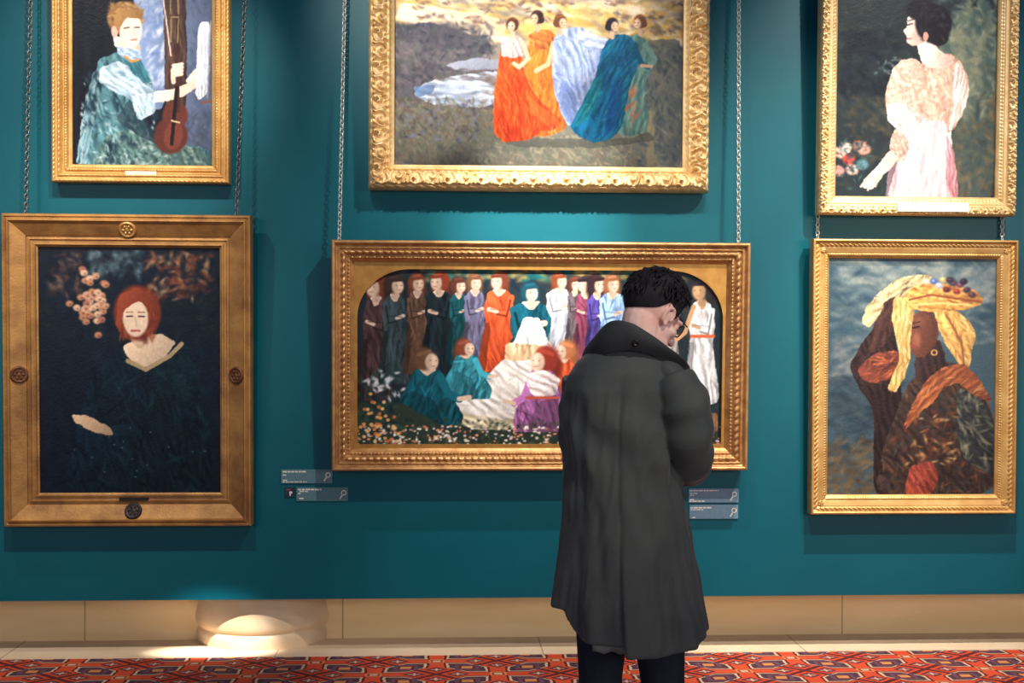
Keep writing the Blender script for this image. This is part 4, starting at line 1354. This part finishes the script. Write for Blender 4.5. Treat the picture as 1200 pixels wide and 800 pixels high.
# ------------------------------------------------------------------ wall labels
def strip(parent, x0, x1, z, h, material, seed):
    """one line of small print as a row of word blocks"""
    r = random.Random(seed)
    m = MB()
    x = x0
    while x < x1 - 0.004:
        w_ = min(r.uniform(0.008, 0.024), x1 - x)
        m.box((x + w_ / 2, -0.0066, z), (w_, 0.0012, h))
        x += w_ + 0.004
    return m.build('text_line', material, parent, smooth=False)


def wall_label(px, material, label, lines, name='wall_label'):
    xl, xr, yt, yb = px
    a, b = at(xl, yt, -0.006), at(xr, yb, -0.006)
    W, H = b.x - a.x, a.z - b.z
    root = empty(name, ((a.x + b.x) / 2, -0.0005, (a.z + b.z) / 2))
    m = MB()
    m.box((0, -0.003, 0), (W, 0.006, H))
    m.build('card', material, root, smooth=False)
    for k, (f0, f1, fz, hh) in enumerate(lines):
        strip(root, -W / 2 + W * f0, -W / 2 + W * f1, H / 2 - H * fz, hh, M['ink_white'], k + int(xl))
    # ring with a handle printed at the right end
    m = MB()
    cx, cz = W / 2 - W * 0.085, H * 0.1
    m.lathe([(0.0085, 0.0062), (0.0085, 0.0074), (0.013, 0.0074), (0.013, 0.0062)], 20, c=(cx, 0, cz), axis='Y')
    m.box((cx - 0.013, -0.0068, cz - 0.02), (0.006, 0.0012, 0.026), Matrix.Rotation(math.radians(32), 3, 'Y'))
    o = m.build('magnifier_mark', M['ink_white'], root, smooth=False)
    tag(root, label, 'label', 'wall labels beside the wide picture')
    return root


wall_label((329.5, 389.5, 550, 566), M['label_green'], 'upper label card left of the man, under the corner of the wide frame', [(.03, .5, .16, .007), (.03, .1, .4, .005), (.03, .12, .78, .005), (.03, .5, .9, .004)])
wall_label((347.5, 408, 571, 586.5), M['label_green'], 'lower label card left of the man, beside a tiny picture card', [(.03, .48, .16, .007), (.06, .22, .3, .005), (.03, .08, .45, .005), (.05, .14, .82, .006)])
wall_label((807, 865.5, 572.5, 588.5), M['label'], 'upper label card right of the man, under the wide frame', [(.02, .6, .14, .005), (.03, .2, .34, .004), (.03, .1, .48, .005), (.03, .13, .78, .005), (.02, .34, .9, .005)])
wall_label((808, 865, 591.5, 607.5), M['label'], 'lower label card right of the man, nearest to his coat', [(.02, .48, .2, .007), (.02, .28, .34, .005), (.05, .12, .9, .005)])
a, b = at(334, 571, -0.006), at(345.5, 582, -0.006)
root = empty('picture_card', ((a.x + b.x) / 2, -0.0005, (a.z + b.z) / 2))
tag(root, 'tiny dark square picture card left of the lower label', 'card')
mb = MB()
mb.box((0, -0.003, 0), (b.x - a.x, 0.006, a.z - b.z))
mb.build('card', mat('dark card print', (24, 40, 58), 0.5), root, smooth=False)
mb = MB()
mb.ellipsoid((0.004, -0.006, -0.002), (0.008, 0.0015, 0.006), None, 12, 8)
mb.ellipsoid((0.001, -0.006, -0.012), (0.0035, 0.0015, 0.008), None, 12, 8)
mb.build('pale_print', M['ink_white'], root)
mb = MB()
mb.ellipsoid((-0.008, -0.006, 0.011), (0.012, 0.0015, 0.006), None, 12, 8)
mb.build('red_print', mat('red card print', (120, 60, 60), 0.5), root)
# ------------------------------------------------------------------ the man in the long coat
PY = -2.23
BASE = Vector((at(737, 700, PY).x, PY, 0.0))


def q(px, py, dy=0.0):
    return at(px, py, PY + dy) - BASE


def cr(pts, n):
    """Catmull-Rom through pts, n samples per span"""
    P_ = [Vector(p) for p in pts]
    P_ = [P_[0] * 2 - P_[1]] + P_ + [P_[-1] * 2 - P_[-2]]
    out = []
    for i in range(1, len(P_) - 2):
        a, b, c, d = P_[i - 1:i + 3]
        for k in range(n):
            t = k / n
            out.append(0.5 * ((2 * b) + (c - a) * t + (2 * a - 5 * b + 4 * c - d) * t * t + (3 * b - a - 3 * c + d) * t ** 3))
    out.append(P_[-2])
    return out


def limb(m, pts, rads, n=6, sides=16):
    """a smooth tapering limb: pts with a radius each"""
    p4 = cr(pts, n)
    rr = []
    for i in range(len(rads) - 1):
        rr += [rads[i] + (rads[i + 1] - rads[i]) * k / n for k in range(n)]
    rr.append(rads[-1])
    m.tube(p4, rr, sides)
    m.ellipsoid(p4[0], (rads[0],) * 3, None, 14, 8)
    m.ellipsoid(p4[-1], (rads[-1],) * 3, None, 14, 8)


HC = q(765, 369, 0.055)                                    # middle of the head
HR = Matrix.Rotation(math.radians(-62), 3, 'Z') @ Matrix.Rotation(math.radians(-33), 3, 'X')


def hd(x, y, z):
    return HC + HR @ Vector((x, y, z))


m = MB()
# head: skull, face, jaw, nose, brow, lips, ears
m.ellipsoid(hd(0, -0.014, 0.026), (0.076, 0.097, 0.092), HR, 40, 24)
m.ellipsoid(hd(0, 0.026, -0.040), (0.062, 0.064, 0.080), HR, 32, 20)
m.ellipsoid(hd(0, 0.045, -0.088), (0.042, 0.040, 0.030), HR)
m.ellipsoid(hd(0, 0.066, -0.100), (0.022, 0.020, 0.018), HR)
for s in (-1, 1):
    m.ellipsoid(hd(s * 0.046, 0.030, -0.078), (0.018, 0.045, 0.024), HR)            # jaw line
    m.ellipsoid(hd(s * 0.040, 0.058, -0.026), (0.024, 0.026, 0.020), HR)            # cheek bone
    m.ellipsoid(hd(s * 0.030, 0.080, 0.020), (0.024, 0.012, 0.009), HR)             # brow
    m.ellipsoid(hd(s * 0.031, 0.076, 0.002), (0.013, 0.013, 0.011), HR)             # eye lid
    m.ellipsoid(hd(s * 0.010, 0.096, -0.040), (0.008, 0.010, 0.008), HR)            # nostril
    # ear: rim, lobe and bowl
    pts = [hd(s * (0.0735 + 0.010 * math.sin(min(PI, max(0, t * PI)))), 0.006 - 0.0 + 0.019 * math.cos(2.2 + t * 4.4), -0.004 + 0.030 * math.sin(2.2 + t * 4.4) * -1) for t in np.linspace(0, 1, 12)]
    m.tube(pts, [0.005] * 12, 8)
    m.ellipsoid(hd(s * 0.074, 0.004, -0.002), (0.006, 0.016, 0.026), HR)
    m.ellipsoid(hd(s * 0.075, 0.008, -0.028), (0.006, 0.009, 0.010), HR)
limb(m, [hd(0, 0.084, 0.018), hd(0, 0.097, -0.010), hd(0, 0.110, -0.036)], [0.008, 0.009, 0.012], 4, 12)
m.ellipsoid(hd(0, 0.090, -0.064), (0.024, 0.010, 0.006), HR)
m.ellipsoid(hd(0, 0.088, -0.075), (0.020, 0.010, 0.006), HR)
# neck and trunk
limb(m, [hd(0, -0.030, -0.035), q(746, 408, 0.01), q(738, 436, 0.0)], [0.062, 0.060, 0.070])
limb(m, [q(736, 445, 0.0), q(735, 500, 0.0), q(735, 560, 0.01), q(735, 630, 0.0)], [0.10, 0.115, 0.11, 0.115])
limb(m, [q(700, 448, 0.03), q(770, 448, -0.03)], [0.065, 0.065])
# hips, legs
hipL, hipR = q(709, 655, 0.02), q(764, 655, -0.02)
KL, KR = Vector((-0.085, 0.03, 0.49)), Vector((0.105, -0.01, 0.49))
AL, AR = Vector((-0.09, -0.01, 0.085)), Vector((0.115, -0.05, 0.085))
limb(m, [hipL, (hipL + KL) / 2, KL, (KL * .55 + AL * .45), AL], [0.088, 0.074, 0.054, 0.055, 0.038])
limb(m, [hipR, (hipR + KR) / 2, KR, (KR * .55 + AR * .45), AR], [0.088, 0.074, 0.054, 0.055, 0.038])
for A in (AL, AR):
    limb(m, [A, A + Vector((0.01, 0.05, -0.03)), A + Vector((0.025, 0.14, -0.05))], [0.036, 0.033, 0.025])
# arms
RA = [q(786, 446, -0.055), q(803, 480, -0.085), q(808, 528, -0.075), q(806, 545, 0.03), q(788, 540, 0.15), q(772, 531, 0.225)]
LA = [q(686, 446, 0.05), q(680, 488, 0.075), q(683, 532, 0.075), q(692, 545, 0.16), q(712, 540, 0.245), q(730, 530, 0.295)]
for A in (RA, LA):
    limb(m, A, [0.048, 0.044, 0.036, 0.034, 0.030, 0.026])


def hand(m, wrist, fwd, nrm, side, curl):
    """palm, four bent fingers of different length and a thumb from the side of the palm; side = +1: thumb towards +across"""
    fwd, nrm = fwd.normalized(), nrm.normalized()
    ac = fwd.cross(nrm).normalized() * side
    R = Matrix((ac, fwd, nrm)).transposed()
    m.ellipsoid(wrist + fwd * 0.045, (0.040, 0.052, 0.015), R, 18, 10)
    m.ellipsoid(wrist + fwd * 0.012, (0.028, 0.030, 0.017), R, 14, 8)
    for k, (o, ln) in enumerate(((0.029, 0.072), (0.010, 0.080), (-0.010, 0.074), (-0.028, 0.058))):
        p = wrist + fwd * (0.082 - 0.006 * abs(k - 1)) + ac * o
        d = fwd.copy()
        pts = [p - fwd * 0.02, p]
        for f_, c_ in ((0.45, curl), (0.31, curl * 1.2), (0.24, curl * 0.8)):
            d = (d * math.cos(c_) + (nrm * -1) * math.sin(c_)).normalized() if c_ else d
            ax = d.cross(ac)
            pts.append(pts[-1] + d * ln * f_)
        m.tube(cr(pts, 3), np.linspace(0.0095, 0.0070, 13).tolist(), 10)
        m.ellipsoid(pts[-1], (0.0072,) * 3, None, 10, 6)
    p = wrist + fwd * 0.02 + ac * 0.024
    pts = [p, p + ac * 0.022 + fwd * 0.024 - nrm * 0.006, p + ac * 0.030 + fwd * 0.054 - nrm * 0.016, p + ac * 0.026 + fwd * 0.078 - nrm * 0.026]
    m.tube(cr(pts, 3), np.linspace(0.0135, 0.0085, 10).tolist(), 10)
    m.ellipsoid(pts[-1], (0.0085,) * 3, None, 10, 6)


hand(m, RA[-1], Vector((-0.45, 0.8, 0.35)), Vector((0.75, 0.45, -0.1)), 1, 0.42)
hand(m, LA[-1], Vector((0.35, 0.8, 0.4)), Vector((-0.8, 0.35, -0.1)), -1, 0.42)
body = m.build('person', M['skin'])
remesh(body, 0.004, 5, 0.5)
body.location = BASE
tag(body, 'man seen from behind in a long dark coat, head bowed before the wide picture', 'person')

# hair
m = MB()
NU, NV = 120, 44
pts = []
for i in range(NU):
    az = 2 * PI * i / NU                                   # 0 = face side (+y), clockwise to +x
    side = abs(math.sin(az))
    front = max(0, math.cos(az))
    bk = max(0, -math.cos(az))
    sb = math.exp(-((abs(math.degrees(math.atan2(math.sin(az), math.cos(az)))) - 62) / 11) ** 2)      # side burn in front of the ear
    ear = math.exp(-((abs(math.degrees(math.atan2(math.sin(az), math.cos(az)))) - 90) / 13) ** 2)
    lim = math.radians(58 * front + 92 * (1 - front) + 36 * bk ** 0.7 + 32 * sb - 8 * ear)
    for j in range(NV + 1):
        ph = lim * min(1, j / (NV - 3))
        d = Vector((math.sin(ph) * math.sin(az), math.sin(ph) * math.cos(az), math.cos(ph)))
        base = Vector((0.077 * d.x, 0.098 * d.y - 0.014, 0.093 * d.z + 0.026))
        t = j / (NV - 3)
        top = math.cos(min(ph, PI / 2))
        th = (0.010 + 0.020 * top + 0.006 * front) * max(0.0, 1 - max(0, t - 0.72) / 0.28 * 0.85)
        nz = vnoise(az * 6 + 3, ph * 5, 4) + 0.7 * vnoise(az * 15, ph * 7, 8) - 0.8
        th *= 1 + 0.55 * float(nz)
        if j > NV - 3:
            th = -0.004 * (j - (NV - 3))
        pts.append(HC + HR @ (base + d * th))
m.grid(pts, NU, NV + 1, wrap_u=True, flip=True)
r = random.Random(5)
for _ in range(620):
    az = r.uniform(0, 2 * PI)
    front = max(0, math.cos(az))
    bk = max(0, -math.cos(az))
    ph = math.radians(r.uniform(4, 40 * front + 74 * (1 - front) + 20 * bk))
    d = Vector((math.sin(ph) * math.sin(az), math.sin(ph) * math.cos(az), math.cos(ph)))
    base = Vector((0.077 * d.x, 0.098 * d.y - 0.014, 0.093 * d.z + 0.026))
    tan = Vector((0.25 * r.gauss(0, 1) + 0.3 * math.sin(az), 0.7 + 0.4 * r.gauss(0, 1) if ph < 0.8 else 0.1 * r.gauss(0, 1), -0.9 * math.sin(ph)))
    tan = (tan - d * tan.dot(d)).normalized()
    k = math.cos(min(ph, 1.4))
    L = (0.022 + 0.022 * k) * r.uniform(.7, 1.3)
    h0 = 0.006 + 0.012 * k
    p = [base + d * h0, base + d * (h0 + 0.006 + 0.006 * k) + tan * L * .5, base + d * (h0 + 0.003 + 0.010 * k * r.random()) + tan * L]
    m.tube([HC + HR @ v for v in cr(p, 2)], [0.0030, 0.0036, 0.0030, 0.0022, 0.0004], 5)
m.build('hair', M['hair'], body)

# spectacles
m = MB()
for s in (-1, 1):
    m.tube([hd(s * 0.079, -0.004, 0.010), hd(s * 0.080, 0.012, 0.022), hd(s * 0.074, 0.055, 0.018), hd(s * 0.067, 0.094, 0.014)], [0.0022] * 4, 8)
    m.tube([hd(s * (0.036 + 0.029 * math.cos(a)), 0.098 - 0.012 * abs(math.cos(a)) * (1 if math.cos(a) > 0 else 0), 0.0 + 0.020 * math.sin(a)) for a in np.linspace(0, 2 * PI, 25)], [0.0022] * 25, 8, caps=False)
m.tube([hd(-0.009, 0.100, 0.004), hd(0, 0.104, 0.009), hd(0.009, 0.100, 0.004)], [0.002] * 3, 8)
m.build('spectacles', M['black'], body)

# coat: a flared shell with a back seam and vent, and two sleeves
ROWS = [(404, 702, 776, 0.080, 0.012), (413, 688, 786, 0.092, 0.006), (424, 676, 796, 0.106, 0.002), (438, 667, 803, 0.120, 0.0), (457, 662, 806, 0.132, 0.0), (490, 660, 805, 0.140, 0.0), (530, 661, 801, 0.142, 0.0),
        (570, 662, 799, 0.144, 0.0), (610, 661, 806, 0.150, 0.0), (650, 657, 813, 0.158, 0.0), (690, 653, 820, 0.166, 0.0), (720, 651, 826, 0.172, 0.0), (745, 650, 831, 0.176, 0.0), (780, 648, 838, 0.182, 0.0)]
ZR = [q(700, y, 0).z for y, *_ in ROWS]
SEAM = math.radians(-9)


def coat_dim(z):
    for k in range(len(ROWS) - 1):
        if z >= ZR[k + 1] or k == len(ROWS) - 2:
            t = (z - ZR[k]) / (ZR[k + 1] - ZR[k])
            A, B_ = ROWS[k], ROWS[k + 1]
            L = q(A[1] + (B_[1] - A[1]) * t, 500, 0).x
            R_ = q(A[2] + (B_[2] - A[2]) * t, 500, 0).x
            return L, R_, A[3] + (B_[3] - A[3]) * t, A[4] + (B_[4] - A[4]) * t


def hem(th):
    """height of the hem by angle: 0 back, 90 right, 180 front, 270 left"""
    keys = [(-180, .675), (-130, .690), (-88, .722), (-70, .718), (-62, .672), (-52, .634), (-30, .630), (-9.2, .626), (-8.8, .596), (20, .596), (45, .612), (70, .640), (90, .655), (130, .668), (180, .675)]
    d = (math.degrees(th) + 180) % 360 - 180
    for (a, ha), (b, hb) in zip(keys, keys[1:]):
        if a <= d <= b:
            return ha + (hb - ha) * (d - a) / (b - a)
    return .67


def coat_pt(th, z, off=0.0):
    L, R_, b, cy = coat_dim(z)
    cx, a = (L + R_) / 2, (R_ - L) / 2
    f = min(1, max(0, (1.36 - z) / 0.72))
    s, c = math.sin(th), math.cos(th)
    d = math.degrees(th)
    fold = f ** 1.2 * (0.036 * math.cos(th * 5 + 0.9) + 0.034 * math.cos(th * 9 - 1.2 + 1.5 * z) + 0.022 * math.cos(th * 15 + 4 * z))
    fold += 0.018 * (1 - f) * math.cos(th * 7 + 9 * z) * min(1, max(0, (1.40 - z) / .2))
    lobe = f ** 2 * (0.035 * math.exp(-((d + 85) / 16) ** 2) - 0.050 * math.exp(-((d + 58) / 12) ** 2))
    k = 1 + fold + lobe
    # seam: a narrow groove down the back, and the vent's overlapping edge lower down
    g = math.degrees(th - SEAM)
    r_off = -0.006 * math.exp(-(g / 1.4) ** 2) * min(1, max(0, (1.44 - z) / .1))
    if z < 0.98:
        v = min(1, (0.98 - z) / 0.22)
        if 0 <= g < 28:
            r_off += 0.013 * v * (1 - g / 28)
        elif -16 < g < 0:
            r_off -= 0.007 * v * (1 + g / 16)
    # drag lines from the shoulders
    r_off += 0.007 * math.sin(26 * z + 5 * th) * math.exp(-((z - 1.25) / .12) ** 2)
    # soft creases of worn cloth, slanting down from the shoulders and sleeves
    w1 = float(vnoise(th * 5.5 + 2.2 * z, z * 5 + 9, 51)) - .5
    w2 = abs(float(vnoise(th * 8 - 5 * z, z * 9 + 4, 52)) - .5)
    r_off += min(1, max(0, (1.45 - z) / .08)) * (0.012 * w1 - 0.014 * w2)
    e = 0.88
    x = cx + (a * k + r_off + off) * math.copysign(abs(s) ** e, s)
    y = cy - (b * k + r_off + off) * math.copysign(abs(c) ** e, c)
    return Vector((x, y, z))


m = MB()
NT = 220
ths = [-PI + 2 * PI * i / NT + 0.004 for i in range(NT)]
NZ = 90
ztop = ZR[0]
pts = []
for th in ths:
    h = hem(th)
    for j in range(NZ):
        t = j / (NZ - 1)
        pts.append(coat_pt(th, ztop + (h - ztop) * t))
    pts.append(coat_pt(th, h, -0.006) - Vector((0, 0, 0.002)))
    for zz in (0.0, 0.06, 0.14, 0.22, 0.30):
        pts.append(coat_pt(th, h + zz, -0.014))
m.grid(pts, NT, NZ + 6, wrap_u=True)
o_ = len(m.v)
K = NZ + 6
m.f.append(tuple(i * K for i in range(NT)))
m.f.append(tuple((i + 1) * K - 1 for i in reversed(range(NT))))


def sleeve(m, pts, rads, seed):
    c = cr(pts, 8)
    rr = []
    for i in range(len(rads) - 1):
        rr += [rads[i] + (rads[i + 1] - rads[i]) * k / 8 for k in range(8)]
    rr.append(rads[-1])
    n = 36
    o = len(m.v)
    up = Vector((0, 1, 0))
    for i, p in enumerate(c):
        t = (c[min(i + 1, len(c) - 1)] - c[max(i - 1, 0)]).normalized()
        a = t.cross(up).normalized()
        b = a.cross(t).normalized()
        for k in range(n):
            an = 2 * PI * k / n
            w_ = 1 + 0.055 * math.sin(i * 1.15 + 2.0 * math.sin(an + seed) + seed) * min(1, i / 5) + 0.03 * math.sin(3 * an + i * .4)
            m.v.append(tuple(p + (a * math.cos(an) + b * math.sin(an)) * rr[i] * w_))
    for i in range(len(c) - 1):
        for k in range(n):
            m.f.append((o + i * n + k, o + i * n + (k + 1) % n, o + (i + 1) * n + (k + 1) % n, o + (i + 1) * n + k))
    m.f.append(tuple(o + k for k in reversed(range(n))))
    # turn the cuff in so that the wrist comes out of an opening
    last = o + (len(c) - 1) * n
    inn = len(m.v)
    ce = c[-1]
    bk = (c[-4] - c[-1])
    for k in range(n):
        p = Vector(m.v[last + k])
        m.v.append(tuple(ce + (p - ce) * 0.80))
    for k in range(n):
        p = Vector(m.v[last + k])
        m.v.append(tuple(ce + (p - ce) * 0.76 + bk))
    for k in range(n):
        m.f.append((last + k, last + (k + 1) % n, inn + (k + 1) % n, inn + k))
        m.f.append((inn + k, inn + (k + 1) % n, inn + n + (k + 1) % n, inn + n + k))
    m.f.append(tuple(inn + n + k for k in range(n)))


sleeve(m, RA, [0.078, 0.080, 0.074, 0.066, 0.060, 0.052], 0.4)
sleeve(m, LA, [0.074, 0.070, 0.068, 0.064, 0.058, 0.052], 2.1)
for s, p in ((1, q(780, 436, -0.03)), (-1, q(692, 436, 0.035))):
    m.ellipsoid(p, (0.062, 0.085, 0.05), Matrix.Rotation(math.radians(26 * s), 3, 'Y'))
coat = m.build('coat', M['coat'], body)
fix_normals(coat)
remesh(coat, 0.0048, 3, 0.5)

# lining showing under the shorter flap beside the vent
m = MB()
pts = []
for i in range(16):
    th = math.radians(-36 + 32 * i / 15)
    for k in range(6):
        pts.append(coat_pt(th, 0.604 + 0.012 * math.sin(i) * .3 + 0.018 * k, -0.022))
m.grid(pts, 16, 6)
o = m.build('lining', M['lining'], body)
sd = o.modifiers.new('t', 'SOLIDIFY')
sd.thickness = 0.003

# stand-up collar
CB = [(770, 434, 0.135), (694, 434, 0.115), (687, 432, 0.055), (697, 425, -0.03), (713, 416, -0.085), (735, 411, -0.106), (757, 414, -0.105), (777, 423, -0.088), (797, 436, -0.05), (797, 440, 0.02), (778, 436, 0.095)][1:]
CT = [(690, 424, 0.125), (683, 414, 0.05), (694, 396, -0.035), (714, 376, -0.092), (738, 377, -0.112), (760, 389, -0.116), (782, 405, -0.112), (805, 424, -0.085), (806, 432, 0.0), (784, 430, 0.095)]
b_, t_ = cr([q(*p) for p in CB], 8), cr([q(*p) for p in CT], 8)
m = MB()
pts = []
nv = 9
for p, t in zip(b_, t_):
    out = Vector((p.x - q(738, 420, 0).x, p.y, 0)).normalized()
    for k in range(nv):
        f = k / (nv - 1)
        pts.append(p.lerp(t, f) + out * 0.010 * math.sin(PI * f))
m.grid(pts, len(b_), nv)
col_ = m.build('collar', M['collar'], body)
sd = col_.modifiers.new('t', 'SOLIDIFY')
sd.thickness = 0.007
sd.offset = -1
bv = col_.modifiers.new('s', 'SUBSURF')
bv.levels = bv.render_levels = 1
m = MB()
bc = q(745, 402, -0.119)
m.lathe([(0.0, 0.004), (0.006, 0.004), (0.0085, 0.0055), (0.0105, 0.003), (0.0105, -0.004)], 20, axis='Y')
o = m.build('button', M['black'], body)
o.location = bc
o.rotation_euler = (math.radians(12), 0, math.radians(8))

# trousers
m = MB()
limb(m, [q(737, 622, 0.0), q(737, 645, 0.0)], [0.128, 0.125])
HM = lambda A: A + Vector((0, 0, -0.02))
limb(m, [hipL, (hipL + KL) / 2, KL, (KL * .5 + AL * .5), HM(AL)], [0.100, 0.088, 0.070, 0.068, 0.060])
limb(m, [hipR, (hipR + KR) / 2, KR, (KR * .5 + AR * .5), HM(AR)], [0.100, 0.088, 0.070, 0.068, 0.060])
o = m.build('trousers', M['trouser'], body)
remesh(o, 0.006, 5)
for A, tx in ((AL, -0.03), (AR, 0.06)):
    m = MB()
    rows = []
    for t in np.linspace(0, 1, 16):
        y = -0.045 + 0.27 * t
        wv = 0.040 * math.sqrt(max(0.0, 1 - (2 * t - 1) ** 6)) * (1 - 0.12 * math.cos(2 * PI * t)) + 0.002
        hv = 0.085 * (1 - t) ** 0.8 + 0.036 if t < 1 else 0.03
        hv *= min(1, 0.5 + 6 * (1 - t))
        row = []
        for k in range(14):
            an = PI * k / 13
            row.append(Vector((A.x + tx * t + wv * math.cos(an), A.y + y, 0.016 + hv * math.sin(an) ** 0.8)))
        rows += row
    m.grid(rows, 16, 14)
    m.f.append(tuple(range(14)))
    m.f.append(tuple(15 * 14 + k for k in reversed(range(14))))
    sh = m.build('shoe', M['shoe'], body)
    m = MB()
    ring = []
    for h in (0.0, 0.018):
        for k in range(40):
            an = 2 * PI * k / 40
            t = 0.5 - 0.5 * math.cos(an) if True else 0
            y = -0.050 + 0.28 * t
            wv = 0.045 * math.copysign(abs(math.sin(an)) ** 0.6, math.sin(an))
            ring.append((A.x + tx * t + wv, A.y + y, h))
    m.grid(ring, 2, 40, wrap_v=True)
    m.f.append(tuple(range(40)))
    m.f.append(tuple(40 + k for k in reversed(range(40))))
    o = m.build('sole', M['black'], sh)
    fix_normals(o)
# ------------------------------------------------------------------ light: the gallery's ceiling spots, added fill and a dim cool room
def spot(loc, aim, power, size, blend=0.6, col=(1.0, 0.93, 0.82), rad=0.03, scale=None):
    l = bpy.data.lights.new('gallery_and_fill_spot', 'SPOT')
    l.energy = power
    l.spot_size = math.radians(size)
    l.spot_blend = blend
    l.color = col
    l.shadow_soft_size = rad
    o = bpy.data.objects.new('gallery_and_fill_spot', l)
    COL.objects.link(o)
    o.location = loc
    if scale:
        o.scale = scale
    d = Vector(aim) - Vector(loc)
    o.rotation_euler = d.to_track_quat('-Z', 'Y').to_euler()
    return o


w = bpy.data.worlds.new('world')
SC.world = w
w.use_nodes = True
bg = w.node_tree.nodes['Background']
bg.inputs[0].default_value = (0.42, 0.78, 1.85, 1)
bg.inputs[1].default_value = 0.10

# a row of spots on the lighting track, two more further along it, and the wash near the wall
spot((1.5, -2.7, 4.7), (0.3, 0, 2.0), 640, 38, 1.0)
spot((-0.9, -2.7, 4.7), (0.3, 0, 2.95), 680, 38, 1.0)
spot((2.9, -2.5, 4.7), (2.1, 0, 2.6), 540, 36, 1.0)
spot((1.0, -2.7, 4.7), (2.05, 0, 1.5), 330, 40, 1.0)
spot((2.9, -2.7, 4.7), (1.95, 0, 1.6), 430, 38, 1.0)
spot((-0.6, -2.6, 4.7), (-1.8, 0, 2.75), 400, 34, 1.0)
spot((-2.7, -2.7, 4.7), (-1.5, 0, 2.5), 300, 32, 1.0)
spot((-1.2, -2.7, 4.7), (-1.95, 0, 1.15), 560, 36, 1.0)
spot((0.9, -2.7, 4.7), (0.42, 0, 2.08), 1700, 17, 1.0, col=(1, 0.97, 0.94))
spot((-0.4, -2.6, 4.7), (-1.22, 0, 2.75), 240, 17, 1.0)
for x, pw in ((0.6, 520), (2.1, 1050)):
    spot((x, -1.5, 4.7), (x, -0.1, 0.0), pw, 34, 1.0, col=(1, 0.94, 0.88))
spot((-1.13, -2.75, 4.7), (-1.18, 0.05, 0.01), 4200, 8.0, 0.8, col=(1, 0.95, 0.92), scale=(1, 0.36, 1))
spot((-2.6, -1.5, 4.7), (-2.6, -0.1, 0.0), 160, 36, 1.0)
spot((1.7, -4.8, 4.7), (0.38, -2.2, 1.5), 360, 20, 0.9)  # added fill spot, out of view, brightens the man's neck and shoulders
# added unseen area lights behind the camera, soft fill for coat and stone foot
for x, y, z, pw in ((5.6, -8.5, 2.3, 200), (-4.6, -8.5, 2.3, 95)):
    l = bpy.data.lights.new('soft_fill', 'AREA')
    l.shape = 'RECTANGLE'
    l.size, l.size_y = 4.0, 2.0
    l.energy = pw
    l.color = (1.0, 0.95, 0.88)
    o = bpy.data.objects.new('soft_fill', l)
    COL.objects.link(o)
    o.location = (x, y, z)
    o.rotation_euler = (Vector((0.3, -1.0, 0.6)) - o.location).to_track_quat('-Z', 'Y').to_euler()

SC.view_settings.view_transform = 'Standard'
SC.view_settings.look = 'None'
SC.view_settings.exposure = 0.0
SC.view_settings.gamma = 1.0
SC.view_settings.use_curve_mapping = False
